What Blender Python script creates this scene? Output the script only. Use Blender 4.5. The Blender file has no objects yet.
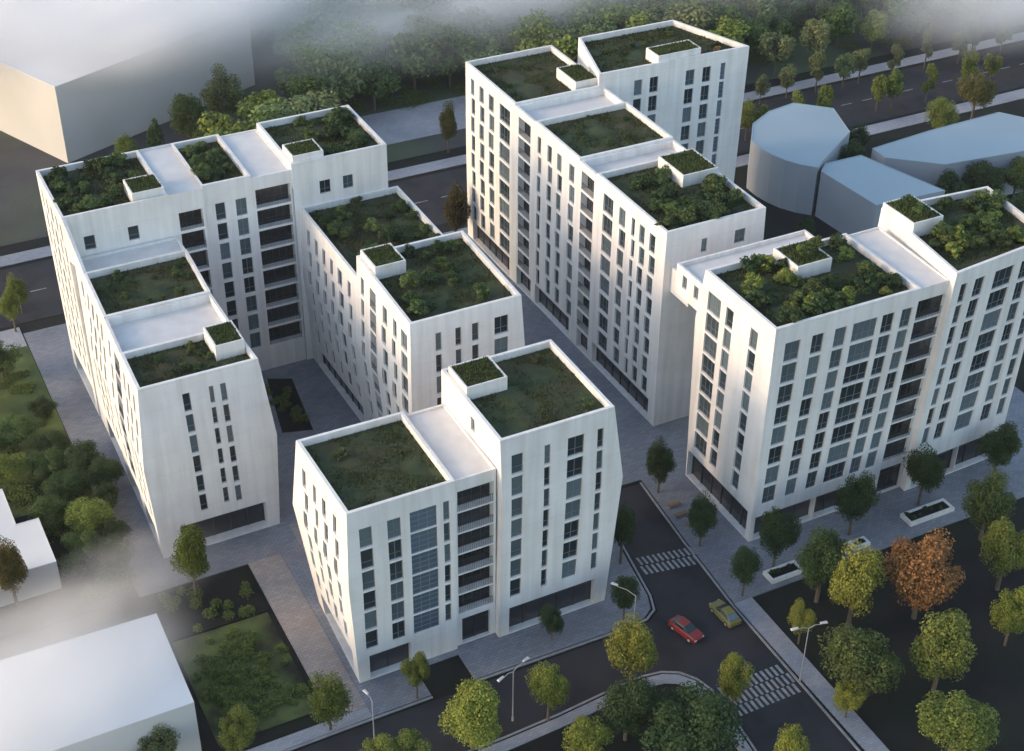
import bpy, bmesh, math, random
from mathutils import Vector, Matrix, noise
R = math.radians
rnd = random.Random(7)
scene = bpy.context.scene
COL = scene.collection

# ------------------------------------------------------------------ camera
cam_d = bpy.data.cameras.new("camera")
cam = bpy.data.objects.new("camera", cam_d)
COL.objects.link(cam)
pitch, roll, yaw = 0.61166, 0.01187, R(62.7)
fw = Vector((math.cos(pitch) * math.cos(yaw), math.cos(pitch) * math.sin(yaw), -math.sin(pitch)))
rt = fw.cross(Vector((0, 0, 1))).normalized()
up = rt.cross(fw)
rt, up = math.cos(roll) * rt + math.sin(roll) * up, -math.sin(roll) * rt + math.cos(roll) * up
m = Matrix.Identity(4)
for i in range(3):
    m[i][0], m[i][1], m[i][2] = rt[i], up[i], -fw[i]
m[2][3] = 125.0
cam.matrix_world = m
cam_d.sensor_width = 36.0
cam_d.lens = 36.0 * 1517.9 / 1024.0
cam_d.clip_start = 1.0
cam_d.clip_end = 4000.0
scene.camera = cam

# ------------------------------------------------------------------ light
SUN_EL = R(18)
SUN_DIR = Vector((1.0, -0.27, 0)).normalized() * math.cos(SUN_EL) + Vector((0, 0, -math.sin(SUN_EL)))   # the way light travels
world = bpy.data.worlds.new("World")
scene.world = world
world.use_nodes = True
wn = world.node_tree
bg = wn.nodes["Background"]
sky = wn.nodes.new("ShaderNodeTexSky")
sky.sky_type = 'NISHITA'
sky.sun_disc = False
sky.sun_elevation = SUN_EL
sky.sun_rotation = math.atan2(-SUN_DIR.x, -SUN_DIR.y)
sky.air_density = 1.0
sky.dust_density = 1.2
sky.ozone_density = 0.2
wn.links.new(sky.outputs[0], bg.inputs[0])
bg.inputs[1].default_value = 0.15
sun_d = bpy.data.lights.new("sun", 'SUN')
sun_d.energy = 0.5
sun_d.angle = R(10)
sun_d.color = (1.0, 0.66, 0.42)
sun = bpy.data.objects.new("sun", sun_d)
COL.objects.link(sun)
sun.rotation_euler = SUN_DIR.to_track_quat('-Z', 'Y').to_euler()
sun.location = (0, 100, 200)
scene.view_settings.view_transform = 'Standard'
scene.view_settings.look = 'None'
scene.view_settings.gamma = 1.0
scene.view_settings.exposure = 1.32
scene.render.engine = 'CYCLES'
scene.cycles.use_denoising = True
scene.cycles.max_bounces = 6
scene.cycles.diffuse_bounces = 3
scene.cycles.glossy_bounces = 2
scene.cycles.transmission_bounces = 2
scene.cycles.volume_bounces = 4
scene.cycles.transparent_max_bounces = 6
scene.cycles.volume_step_rate = 4.0
scene.cycles.volume_max_steps = 64

# drifting mist: x, y, z, three radii, turn, density, noise scale
MISTS = [(66, 264, 20, 40, 22, 9, .35, .42, 1.3), (46, 285, 19, 44, 28, 9, .3, .45, 1.3), (116, 262, 13, 66, 26, 11, .0, .14, 1.9), (7, 120, 9.5, 20, 15, 5, .1, .5, 1.2), (20, 136, 4, 15, 9, 4, .2, .26, 1.5), (230, 216, 14, 50, 24, 10, .1, .16, 1.8), (170, 262, 14, 80, 34, 11, -.3, .11, 1.9)]
# ------------------------------------------------------------------ materials
MAT = {}
def new_mat(name):
    mt = bpy.data.materials.new(name); mt.use_nodes = True
    MAT[name] = mt
    return mt, mt.node_tree, mt.node_tree.nodes["Principled BSDF"]
def noisy(name, c1, c2, scale=0.5, rough=0.8, bump=0.0, bscale=None, detail=4, spec=0.4, pos=(0.35, 0.65), c3=None, scale3=0.05):
    mt, nt, b = new_mat(name)
    tc = nt.nodes.new("ShaderNodeTexCoord")
    ns = nt.nodes.new("ShaderNodeTexNoise"); ns.inputs["Scale"].default_value = scale; ns.inputs["Detail"].default_value = detail
    rp = nt.nodes.new("ShaderNodeValToRGB")
    rp.color_ramp.elements[0].position, rp.color_ramp.elements[1].position = pos
    rp.color_ramp.elements[0].color = (*c1, 1); rp.color_ramp.elements[1].color = (*c2, 1)
    nt.links.new(tc.outputs["Object"], ns.inputs["Vector"])
    nt.links.new(ns.outputs["Fac"], rp.inputs[0])
    out = rp.outputs[0]
    if c3:
        n3 = nt.nodes.new("ShaderNodeTexNoise"); n3.inputs["Scale"].default_value = scale3; n3.inputs["Detail"].default_value = 3
        r3 = nt.nodes.new("ShaderNodeValToRGB"); r3.color_ramp.elements[0].position = .42; r3.color_ramp.elements[1].position = .62
        mx = nt.nodes.new("ShaderNodeMixRGB"); mx.inputs[2].default_value = (*c3, 1)
        nt.links.new(tc.outputs["Object"], n3.inputs["Vector"]); nt.links.new(n3.outputs["Fac"], r3.inputs[0])
        nt.links.new(r3.outputs[0], mx.inputs[0]); nt.links.new(out, mx.inputs[1]); out = mx.outputs[0]
    nt.links.new(out, b.inputs["Base Color"])
    b.inputs["Roughness"].default_value = rough
    b.inputs["Specular IOR Level"].default_value = spec
    if bump:
        n2 = nt.nodes.new("ShaderNodeTexNoise"); n2.inputs["Scale"].default_value = bscale or scale * 6; n2.inputs["Detail"].default_value = 5
        bp = nt.nodes.new("ShaderNodeBump"); bp.inputs["Strength"].default_value = bump; bp.inputs["Distance"].default_value = 0.1
        nt.links.new(tc.outputs["Object"], n2.inputs["Vector"])
        nt.links.new(n2.outputs["Fac"], bp.inputs["Height"]); nt.links.new(bp.outputs[0], b.inputs["Normal"])
    return mt
noisy("render_white", (.74, .715, .685), (.80, .775, .745), 0.35, .75, .05, 8)
def wall_mat():
    nt = MAT["render_white"].node_tree; b = nt.nodes["Principled BSDF"]; src = b.inputs["Base Color"].links[0].from_socket
    tc = nt.nodes.new("ShaderNodeTexCoord"); mp = nt.nodes.new("ShaderNodeMapping"); mp.inputs["Scale"].default_value = (1.1, 1.1, .07)
    ns = nt.nodes.new("ShaderNodeTexNoise"); ns.inputs["Scale"].default_value = 1.0; ns.inputs["Detail"].default_value = 5
    rp = nt.nodes.new("ShaderNodeValToRGB"); rp.color_ramp.elements[0].position = .30; rp.color_ramp.elements[1].position = .62
    rp.color_ramp.elements[0].color = (.86, .85, .835, 1); rp.color_ramp.elements[1].color = (1, 1, 1, 1)
    sp = nt.nodes.new("ShaderNodeSeparateXYZ"); m1 = nt.nodes.new("ShaderNodeMath"); m1.operation = 'MULTIPLY'; m1.inputs[1].default_value = 1 / 3.13
    fr = nt.nodes.new("ShaderNodeMath"); fr.operation = 'FRACT'; lt = nt.nodes.new("ShaderNodeMath"); lt.operation = 'LESS_THAN'; lt.inputs[1].default_value = .022
    mx = nt.nodes.new("ShaderNodeMixRGB"); mx.blend_type = 'MULTIPLY'; mx.inputs[0].default_value = 1
    m2 = nt.nodes.new("ShaderNodeMixRGB"); m2.blend_type = 'MULTIPLY'; m2.inputs[2].default_value = (.90, .90, .90, 1)
    L = nt.links.new
    L(tc.outputs["Object"], mp.inputs[0]); L(mp.outputs[0], ns.inputs["Vector"]); L(ns.outputs["Fac"], rp.inputs[0]); L(src, mx.inputs[1]); L(rp.outputs[0], mx.inputs[2])
    L(tc.outputs["Object"], sp.inputs[0]); L(sp.outputs[2], m1.inputs[0]); L(m1.outputs[0], fr.inputs[0]); L(fr.outputs[0], lt.inputs[0]); L(lt.outputs[0], m2.inputs[0]); L(mx.outputs[0], m2.inputs[1]); L(m2.outputs[0], b.inputs["Base Color"])
wall_mat()
noisy("roof_white", (.60, .575, .55), (.67, .645, .615), 0.5, .8, .05, 6)
noisy("roof_soil", (.022, .036, .014), (.050, .068, .026), 0.5, .95, .6, 3, c3=(.045, .045, .020), scale3=.15)
noisy("soil", (.006, .006, .007), (.012, .012, .012), 0.25, .95, .4, 2, c3=(.009, .013, .007), scale3=.06)
noisy("soil_north", (.045, .042, .046), (.07, .066, .068), 0.08, .95, .4, 2, c3=(.080, .105, .055), scale3=.03)
noisy("lawn", (.070, .105, .028), (.115, .150, .045), 0.35, .9, .5, 3, c3=(.040, .060, .020), scale3=.12)
noisy("rough_grass", (.012, .015, .009), (.085, .115, .035), 0.14, .95, .6, 2, detail=6, pos=(.40, .60))
noisy("asphalt", (.015, .015, .019), (.028, .027, .031), 0.35, .85, .2, 10, c3=(.034, .032, .036), scale3=.12)
noisy("road_paint", (.22, .22, .23), (.36, .36, .36), 1.5, .7)
noisy("kerb_stone", (.24, .24, .25), (.32, .32, .33), 1.0, .8)
noisy("dark_metal", (.035, .037, .04), (.05, .052, .055), 2, .45)
noisy("frame_grey", (.16, .17, .18), (.20, .21, .22), 2, .5)
noisy("lamp_metal", (.30, .31, .33), (.38, .39, .40), 2, .4)
noisy("lamp_glass", (.45, .45, .45), (.55, .55, .52), 2, .3)
noisy("bark", (.09, .07, .05), (.17, .14, .11), 3, .9, .4)
noisy("warehouse_wall", (.50, .48, .45), (.58, .56, .53), .05, .85)
noisy("warehouse_roof", (.60, .60, .60), (.72, .72, .71), .06, .85)
noisy("context_blue", (.27, .30, .34), (.32, .35, .385), .05, .7)
noisy("context_roof", (.27, .345, .385), (.32, .40, .44), .05, .6)
noisy("red_paint", (.20, .020, .024), (.25, .03, .035), 2, .3)
noisy("olive_paint", (.17, .165, .05), (.21, .20, .07), 2, .3)
noisy("tyre", (.015, .015, .016), (.025, .025, .026), 4, .8)
noisy("bench_wood", (.20, .12, .07), (.28, .18, .1), 3, .7)

def brick_mat(name, c1, c2, mortar, scale, w=.5, h=.25):
    mt, nt, b = new_mat(name)
    tc = nt.nodes.new("ShaderNodeTexCoord")
    br = nt.nodes.new("ShaderNodeTexBrick")
    br.inputs["Scale"].default_value = scale
    br.inputs["Color1"].default_value = (*c1, 1); br.inputs["Color2"].default_value = (*c2, 1); br.inputs["Mortar"].default_value = (*mortar, 1)
    br.inputs["Mortar Size"].default_value = .015; br.inputs["Brick Width"].default_value = w; br.inputs["Row Height"].default_value = h
    ns = nt.nodes.new("ShaderNodeTexNoise"); ns.inputs["Scale"].default_value = .12; ns.inputs["Detail"].default_value = 5
    rp = nt.nodes.new("ShaderNodeValToRGB"); rp.color_ramp.elements[0].position = .3; rp.color_ramp.elements[1].position = .7
    rp.color_ramp.elements[0].color = (.78, .76, .78, 1); rp.color_ramp.elements[1].color = (1.1, 1.08, 1.04, 1)
    mx = nt.nodes.new("ShaderNodeMixRGB"); mx.blend_type = 'MULTIPLY'; mx.inputs[0].default_value = 1
    nt.links.new(tc.outputs["Object"], br.inputs["Vector"]); nt.links.new(tc.outputs["Object"], ns.inputs["Vector"])
    nt.links.new(ns.outputs["Fac"], rp.inputs[0]); nt.links.new(br.outputs[0], mx.inputs[1]); nt.links.new(rp.outputs[0], mx.inputs[2])
    nt.links.new(mx.outputs[0], b.inputs["Base Color"]); b.inputs["Roughness"].default_value = .85
    return mt
brick_mat("paving", (.20, .215, .25), (.26, .27, .295), (.145, .15, .17), .6)
brick_mat("plaza_stone", (.30, .265, .25), (.37, .33, .305), (.21, .19, .185), .6)
brick_mat("side_paving", (.32, .33, .36), (.39, .395, .42), (.24, .245, .26), .8)

def glass_mat(name, c1, c2, rough):
    mt, nt, b = new_mat(name)
    oi = nt.nodes.new("ShaderNodeObjectInfo")
    rp = nt.nodes.new("ShaderNodeValToRGB")
    rp.color_ramp.elements[0].color = (*c1, 1); rp.color_ramp.elements[1].color = (*c2, 1)
    rp.color_ramp.elements[0].position = .3
    gi = nt.nodes.new("ShaderNodeNewGeometry")
    ad = nt.nodes.new("ShaderNodeMath"); ad.operation = 'ADD'
    fr = nt.nodes.new("ShaderNodeMath"); fr.operation = 'FRACT'
    nt.links.new(oi.outputs["Random"], ad.inputs[0]); nt.links.new(gi.outputs["Random Per Island"], ad.inputs[1])
    nt.links.new(ad.outputs[0], fr.inputs[0]); nt.links.new(fr.outputs[0], rp.inputs[0])
    nt.links.new(rp.outputs[0], b.inputs["Base Color"])
    b.inputs["Roughness"].default_value = rough
    b.inputs["Specular IOR Level"].default_value = .6
    return mt
glass_mat("glass", (.018, .030, .036), (.13, .175, .195), .10)
glass_mat("glass_dark", (.012, .014, .016), (.045, .048, .052), .15)
glass_mat("glass_pale", (.07, .11, .15), (.15, .20, .26), .15)
glass_mat("glass_shop", (.02, .022, .028), (.05, .05, .06), .15)

def leaf_mat(name):
    mt, nt, b = new_mat(name)
    oi = nt.nodes.new("ShaderNodeObjectInfo"); gi = nt.nodes.new("ShaderNodeNewGeometry")
    rp = nt.nodes.new("ShaderNodeValToRGB")
    rp.color_ramp.elements[0].color = (.55, .60, .55, 1); rp.color_ramp.elements[1].color = (1.45, 1.35, 1.1, 1)
    mx = nt.nodes.new("ShaderNodeMixRGB"); mx.blend_type = 'MULTIPLY'; mx.inputs[0].default_value = 1
    nt.links.new(gi.outputs["Random Per Island"], rp.inputs[0])
    nt.links.new(oi.outputs["Color"], mx.inputs[1]); nt.links.new(rp.outputs[0], mx.inputs[2])
    nt.links.new(mx.outputs[0], b.inputs["Base Color"])
    b.inputs["Roughness"].default_value = .7; b.inputs["Specular IOR Level"].default_value = .2
    tr = nt.nodes.new("ShaderNodeBsdfTranslucent"); ms = nt.nodes.new("ShaderNodeMixShader"); ms.inputs[0].default_value = .25
    nt.links.new(mx.outputs[0], tr.inputs[0]); nt.links.new(b.outputs[0], ms.inputs[1]); nt.links.new(tr.outputs[0], ms.inputs[2])
    nt.links.new(ms.outputs[0], nt.nodes["Material Output"].inputs[0])
leaf_mat("leaf")

# ------------------------------------------------------------------ helpers
class MB:
    """collects faces; build() links them as one mesh object"""
    def __init__(s): s.v = []; s.f = []; s.mi = []
    def face(s, pts, mi=0):
        n = len(s.v); s.v.extend([tuple(p) for p in pts]); s.f.append(tuple(range(n, n + len(pts)))); s.mi.append(mi)
    def hexa(s, b4, t4, mi=0):
        n = len(s.v); s.v.extend([tuple(p) for p in list(b4) + list(t4)])
        for q in ((3, 2, 1, 0), (4, 5, 6, 7), (0, 1, 5, 4), (1, 2, 6, 5), (2, 3, 7, 6), (3, 0, 4, 7)):
            s.f.append(tuple(n + i for i in q)); s.mi.append(mi)
    def box(s, x0, x1, y0, y1, z0, z1, mi=0):
        s.hexa([(x0, y0, z0), (x1, y0, z0), (x1, y1, z0), (x0, y1, z0)], [(x0, y0, z1), (x1, y0, z1), (x1, y1, z1), (x0, y1, z1)], mi)
    def prism(s, poly, z0, z1, mi=0, bottom=True):
        n = len(poly)
        s.face([(x, y, z1) for x, y in poly], mi)
        if bottom: s.face([(x, y, z0) for x, y in reversed(poly)], mi)
        for i in range(n):
            a, b = poly[i], poly[(i + 1) % n]
            s.face([(a[0], a[1], z0), (b[0], b[1], z0), (b[0], b[1], z1), (a[0], a[1], z1)], mi)
    def tube(s, a, b, ra, rb, n=8, mi=0):
        a, b = Vector(a), Vector(b); d = (b - a).normalized()
        u = d.cross(Vector((0, 0, 1)) if abs(d.z) < .9 else Vector((1, 0, 0))).normalized(); w = d.cross(u)
        k = len(s.v)
        for c, r in ((a, ra), (b, rb)):
            for i in range(n):
                t = 2 * math.pi * i / n; s.v.append(tuple(c + (u * math.cos(t) + w * math.sin(t)) * r))
        for i in range(n):
            j = (i + 1) % n; s.f.append((k + i, k + n + i, k + n + j, k + j)); s.mi.append(mi)
        s.f.append(tuple(k + i for i in range(n))); s.mi.append(mi)
        s.f.append(tuple(k + n + i for i in reversed(range(n)))); s.mi.append(mi)
    def mesh(s, name, mats):
        me = bpy.data.meshes.new(name); me.from_pydata(s.v, [], s.f)
        for mt in (mats if isinstance(mats, (list, tuple)) else [mats]): me.materials.append(MAT[mt] if isinstance(mt, str) else mt)
        if any(s.mi): me.polygons.foreach_set("material_index", s.mi)
        me.update(); return me
    def build(s, name, mats, parent=None, loc=None):
        o = bpy.data.objects.new(name, s.mesh(name, mats)); COL.objects.link(o)
        if parent: o.parent = parent
        if loc: o.location = loc
        return o
def tag(o, label=None, cat=None, group=None, kind=None):
    if label: o["label"] = label
    if cat: o["category"] = cat
    if group: o["group"] = group
    if kind: o["kind"] = kind
    return o
def empty(name, loc=(0, 0, 0), rz=0):
    o = bpy.data.objects.new(name, None); COL.objects.link(o); o.location = loc; o.rotation_euler = (0, 0, rz); o.empty_display_size = .5
    return o
def child(name, me, parent, loc=(0, 0, 0)):
    o = bpy.data.objects.new(name, me); COL.objects.link(o); o.parent = parent; o.location = loc; return o
def sheet(name, polys, z, mat, kind="structure", thick=0.0):
    mb = MB()
    for p in polys:
        if thick: mb.prism(p, z - thick, z)
        else: mb.face([(x, y, z) for x, y in p])
    return tag(mb.build(name, mat), kind=kind)

# ------------------------------------------------------------------ ground
def rect(x0, x1, y0, y1): return [(x0, y0), (x1, y0), (x1, y1), (x0, y1)]
sheet("ground", [rect(-1500, 2500, -1200, 226), rect(-1500, 2500, 226, 3000)], -0.16, "soil")
sheet("forest_floor", [rect(-300, 700, 227.5, 900)], -0.10, "soil_north")
# long road north of the blocks, junction road, lane between the blocks
ARC = [(50.8, 98.6), (57.4, 98.9), (63.3, 99.4), (68.1, 99.7), (70.6, 99.3), (72.4, 98.3), (73.6, 96.6), (74.2, 94.4), (74.1, 90.5), (73.7, 86.0), (72.8, 78), (71.8, 70)]
road_s = [(-20, 98.0), (38, 98.3)] + ARC + [(83.0, 70), (83.4, 85), (83.5, 104.0), (84.4, 117.4), (85.6, 129.2), (79.0, 129.6), (78.3, 123), (77.3, 117), (76.2, 110.4), (75.3, 107.8), (73.6, 106.9),
          (71, 106.6), (38, 106.9), (-20, 106.4)]
sheet("road", [road_s, rect(-200, 500, 203, 220)], -0.10, "asphalt")
# paved court around the blocks
sheet("paving", [[(21.5, 137), (35, 137), (39, 137), (39, 107.6), (46, 107.6), (46, 111.9), (51.3, 111.9), (51.3, 107.6), (71, 107.3), (73.4, 107.6), (74.8, 108.6), (75.6, 110.6), (76.6, 117), (77.7, 123.4), (78.4, 130.2), (86.2, 129.8),
                  (85.0, 117.2), (84.1, 104.9), (145, 104.9), (145, 160), (112, 160), (112, 200), (21.5, 200)]], 0.0, "paving", thick=.13)
sheet("plaza", [[(34.9, 109.2), (38.98, 109.2), (38.98, 136.98), (34.9, 136.98)], rect(41.8, 56, 131, 141.5)], 0.006, "plaza_stone", thick=.135)
sheet("pavement", [[(84.05, 60), (86.2, 60), (86.6, 104.88), (84.08, 104.88)], [(-20, 107.0), (34.88, 107.5), (38.98, 107.6), (38.98, 109.18), (-20, 109.0)],
                   [(112.2, 198.6), (400, 198.6), (400, 202), (112.2, 202)], rect(-100, 400, 221, 224.2), rect(-100, 21.3, 196.5, 202), rect(88, 118, 234, 247)], -0.01, "side_paving", thick=.12)
# inner pavement that follows the curve of the junction
inner = []
for i, (x, y) in enumerate(ARC):
    p0 = Vector(ARC[max(i - 1, 0)]); p1 = Vector(ARC[min(i + 1, len(ARC) - 1)]); d = (p1 - p0).normalized(); inner.append((x + d.y * 1.7 - 0, y - d.x * 1.7))
outer = [(x + (Vector((b[0] - x, b[1] - y)).normalized().x) * -.35, y + (Vector((b[0] - x, b[1] - y)).normalized().y) * -.35) for (x, y), b in zip(ARC, [(q[0], q[1]) for q in [( 2 * x - ix, 2 * y - iy) for (x, y), (ix, iy) in zip(ARC, inner)]])]
mb = MB()
mb.prism([(-20, 96.3), (50.8, 96.9)] + inner[1:] + outer[::-1] + [(-20, 97.7)], -.13, -.005)
tag(mb.build("footpath", "side_paving"), kind="structure")
# kerbs
def strip(mb, pts, w, z0, z1):
    for a, b in zip(pts, pts[1:]):
        a, b = Vector(a), Vector(b); d = (b - a).normalized(); n = Vector((-d.y, d.x)) * w / 2; e = d * .02
        mb.hexa([(*(a - n - e), z0), (*(b - n + e), z0), (*(b + n + e), z0), (*(a + n - e), z0)], [(*(a - n - e), z1), (*(b - n + e), z1), (*(b + n + e), z1), (*(a + n - e), z1)])
mb = MB()
strip(mb, [(-20, 97.9)] + ARC, .22, -.12, .03)
strip(mb, [(83.25, 60), (83.75, 104.5), (84.65, 117.3), (85.8, 129.3)], .24, -.12, .035)
strip(mb, [(78.75, 129.8), (78.05, 123.2), (77.0, 117), (75.9, 110.5), (75.05, 108.2), (73.5, 107.25), (71, 107.0), (51.3, 107.3)], .24, -.12, .035)
strip(mb, [(46, 107.3), (38, 107.3), (-20, 106.8)], .24, -.12, .035)
tag(mb.build("kerb", "kerb_stone"), kind="structure")
# crossings and lines
mb = MB()
def bar(x0, x1, y0, y1, sk=0.0): mb.face([(x0, y0, -.094), (x1, y0 - sk, -.094), (x1, y1 - sk, -.094), (x0, y1, -.094)])
for k in range(11):
    x = 77.4 + k * .68; y0 = 113.9 - k * .12
    bar(x, x + .34, y0, y0 + 1.55); bar(x + .34, x + .66, y0 + 1.75, y0 + 3.1)
for k in range(12):
    x = 74.9 + k * .7
    bar(x, x + .36, 89.9, 91.3); bar(x + .34, x + .68, 91.45, 92.9); bar(x, x + .36, 93.05, 94.5)
for k in range(70): bar(-60 + k * 5, -57.5 + k * 5, 211.4, 211.6)
tag(mb.build("road_markings", "road_paint"), kind="structure")
# lawns and beds
sheet("lawn", [rect(-60, 21.4, 141, 196.4)], -0.03, "lawn")
sheet("sunken_lawn", [rect(22.8, 34.2, 111, 128)], -0.03, "rough_grass")
sheet("planting_bed", [[(47.6, 160), (51.6, 158.8), (53.2, 171.5), (50, 173)], rect(22.8, 34.2, 128.2, 136), rect(-10, 21, 137.4, 158)], 0.02, "soil", thick=.1)

# ------------------------------------------------------------------ building kit
CAMP = Vector((0, 0, 125))
class Block:
    """rings = [(z, [FL, FR, BR, BL])] from the ground up; walls are ruled between rings"""
    def __init__(s, bld, rings): s.b = bld; s.rings = rings; s.top = rings[-1][0]; s.mb = MB()
    def corner(s, i, z):
        r = s.rings
        for (z0, a), (z1, b) in zip(r, r[1:]):
            if z <= z1 or z1 == r[-1][0]:
                t = (z - z0) / (z1 - z0); p, q = a[i % 4], b[i % 4]
                return Vector((p[0] + (q[0] - p[0]) * t, p[1] + (q[1] - p[1]) * t, z))
    def side(s, side): return {'front': (0, 1), 'right': (1, 2), 'back': (2, 3), 'left': (3, 0)}[side]
    def at(s, side, h, z, d=0.0):
        i, j = s.side(side); a, b = s.corner(i, z), s.corner(j, z)
        k = 0 if side in ('front', 'back') else 1
        t = (h - a[k]) / (b[k] - a[k]); p = a + (b - a) * t
        dr = b - a; n = Vector((dr.y, -dr.x, 0)).normalized()      # outward
        return p - n * d, n
    def ends(s, side, z):
        i, j = s.side(side); k = 0 if side in ('front', 'back') else 1
        return s.corner(i, z)[k], s.corner(j, z)[k]
    def zone(s, side, z0, z1, cols):
        """cols: dicts with top=(h0,h1) bot=(h0,h1) at z heights zt,zb; rows=[(za,zb)]; jit; kind"""
        kinks = [r[0] for r in s.rings]
        def breaks(a, b, ex=()): return sorted(set([a, b] + [q for q in list(kinks) + list(ex) if a < q < b]))
        e0 = lambda z: s.ends(side, z)[0]
        e1 = lambda z: s.ends(side, z)[1]
        fwd = e1(z1) > e0(z1)
        def line(c, w):
            zt, zb = c['zt'], c['zb']; g = (.06 if w else -.06) * s.b.widen * (c['top'][1] - c['top'][0]); ht = c['top'][w] + g; hb = c['bot'][w] + g
            return lambda z: hb + (ht - hb) * (z - zb) / (zt - zb)
        L = []
        for c in cols:
            j = c.get('jit', 0); a, b = line(c, 0), line(c, 1)
            L.append((c, (lambda z, a=a, j=j: a(z) - j), (lambda z, b=b, j=j: b(z) + j), a, b))
        L.sort(key=lambda t: t[1](z1), reverse=not fwd)
        if not fwd: L = [(c, hi, lo, b, a) for c, lo, hi, a, b in L]
        prev = e0; allz = sorted({q for c in cols for r in c['rows'] for q in r})
        def quad(fa, fb, za, zb):
            s.mb.face([s.at(side, fa(za), za)[0], s.at(side, fb(za), za)[0], s.at(side, fb(zb), zb)[0], s.at(side, fa(zb), zb)[0]])
        for c, lo, hi, wa, wb in L:
            for za, zb in zip(*[iter(q) for q in (lambda B: (B[:-1], B[1:]))(breaks(z0, z1, allz))]): quad(prev, lo, za, zb)
            zz = z0
            for ri, (ra, rb) in enumerate(sorted(c['rows'])):
                for za, zb in (lambda B: zip(B[:-1], B[1:]))(breaks(zz, ra)):
                    if zb - za > 1e-4: quad(lo, hi, za, zb)
                sg = c.get('jit', 0) * (1 if ri % 2 else -1)
                A = (lambda z, sg=sg: wa(z) + sg); B = (lambda z, sg=sg: wb(z) + sg)
                if c.get('jit', 0):
                    quad(lo, A, ra, rb); quad(B, hi, ra, rb)
                P = [s.at(side, A(ra), ra), s.at(side, B(ra), ra), s.at(side, B(rb), rb), s.at(side, A(rb), rb)]
                n = P[0][1]; d = c.get('depth', .3); o = [p[0] for p in P]; q = [p - n * d for p in o]
                for k in range(4): s.mb.face([o[k], q[k], q[(k + 1) % 4], o[(k + 1) % 4]])
                s.b.windows.append((c.get('kind', 'window'), q, n, d, c.get('glass', 'glass'), rb - ra))
                zz = rb
            for za, zb in (lambda B: zip(B[:-1], B[1:]))(breaks(zz, z1)): 
                if zb - za > 1e-4: quad(lo, hi, za, zb)
            prev = hi
        for za, zb in (lambda B: zip(B[:-1], B[1:]))(breaks(z0, z1, allz)): quad(prev, e1, za, zb)
    def plain(s, side, z0=None, z1=None): s.zone(side, s.rings[0][0] if z0 is None else z0, s.top if z1 is None else z1, [])
    def inset(s, d):
        c = [Vector(p).to_2d() if not isinstance(p, Vector) else p for p in [Vector(q) for q in s.rings[-1][1]]]
        out = []
        for i in range(4):
            p, a, b = c[i], c[i - 1], c[(i + 1) % 4]
            u = (p - a).normalized(); w = (b - p).normalized()
            n1 = Vector((-u.y, u.x)); n2 = Vector((-w.y, w.x))
            bis = (n1 + n2).normalized(); out.append(tuple(p + bis * d / max(.3, bis.dot(n1))))
        return out
    def roof(s, kind='garden', drop=.95, par=.38, name="wall"):
        ins = s.inset(par); top = s.top; o4 = [tuple(q) for q in s.rings[-1][1]]
        if kind == 'flat':
            s.mb.face([(x, y, top) for x, y in o4])
            s.b.part(s.mb, name, "render_white"); return
        for i in range(4):
            j = (i + 1) % 4
            s.mb.face([(*o4[i], top), (*o4[j], top), (*ins[j], top), (*ins[i], top)])
            s.mb.face([(*ins[i], top), (*ins[j], top), (*ins[j], top - drop), (*ins[i], top - drop)])
        s.b.part(s.mb, name, "render_white")
        mb = MB()
        if kind == 'garden':
            # uneven planted surface
            n = 14; P = lambda u, v: ((Vector(ins[0]) * (1 - u) + Vector(ins[1]) * u) * (1 - v) + (Vector(ins[3]) * (1 - u) + Vector(ins[2]) * u) * v)
            for i in range(n):
                for j in range(n):
                    q = []
                    for a, b in ((i, j), (i + 1, j), (i + 1, j + 1), (i, j + 1)):
                        p = P(a / n, b / n); e = .0 if a in (0, n) or b in (0, n) else .30 * noise.noise(Vector((p.x * .4, p.y * .4, 3)))
                        q.append((p.x, p.y, top - drop + .06 + e))
                    mb.face(q)
            s.b.part(mb, "green_roof", "roof_soil")
            gb = MB(); area = (Vector(ins[1]) - Vector(ins[0])).length * (Vector(ins[3]) - Vector(ins[0])).length
            for k in range(int(area * 22)):
                p = P(rnd.random(), rnd.random())
                if noise.noise(Vector((p.x * .25, p.y * .25, 9))) < -.25: continue
                a = rnd.random() * 6.28; w = .06 + .08 * rnd.random(); h = .12 + .28 * rnd.random(); t = Vector((math.cos(a), math.sin(a)))
                z = top - drop + .0; l = Vector((rnd.uniform(-.2, .2), rnd.uniform(-.2, .2)))
                gb.face([(p.x - t.x * w, p.y - t.y * w, z), (p.x + t.x * w, p.y + t.y * w, z), (p.x + l.x, p.y + l.y, z + h)])
            g = s.b.part(gb, "grass", "leaf"); g.color = (.070, .082, .032, 1); g["kind"] = "stuff"
        else:
            mb.face([(x, y, top - drop) for x, y in ins]); s.b.part(mb, "flat_roof", "roof_white")
def quadpt(q, u, v): return (q[0] * (1 - u) + q[1] * u) * (1 - v) + (q[3] * (1 - u) + q[2] * u) * v
def slab(mb, q, u0, u1, v0, v1, n, t, mi=0):
    p = [quadpt(q, a, b) for a, b in ((u0, v0), (u1, v0), (u1, v1), (u0, v1))]
    mb.hexa([a for a in p], [a + n * t for a in p], mi)
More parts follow.
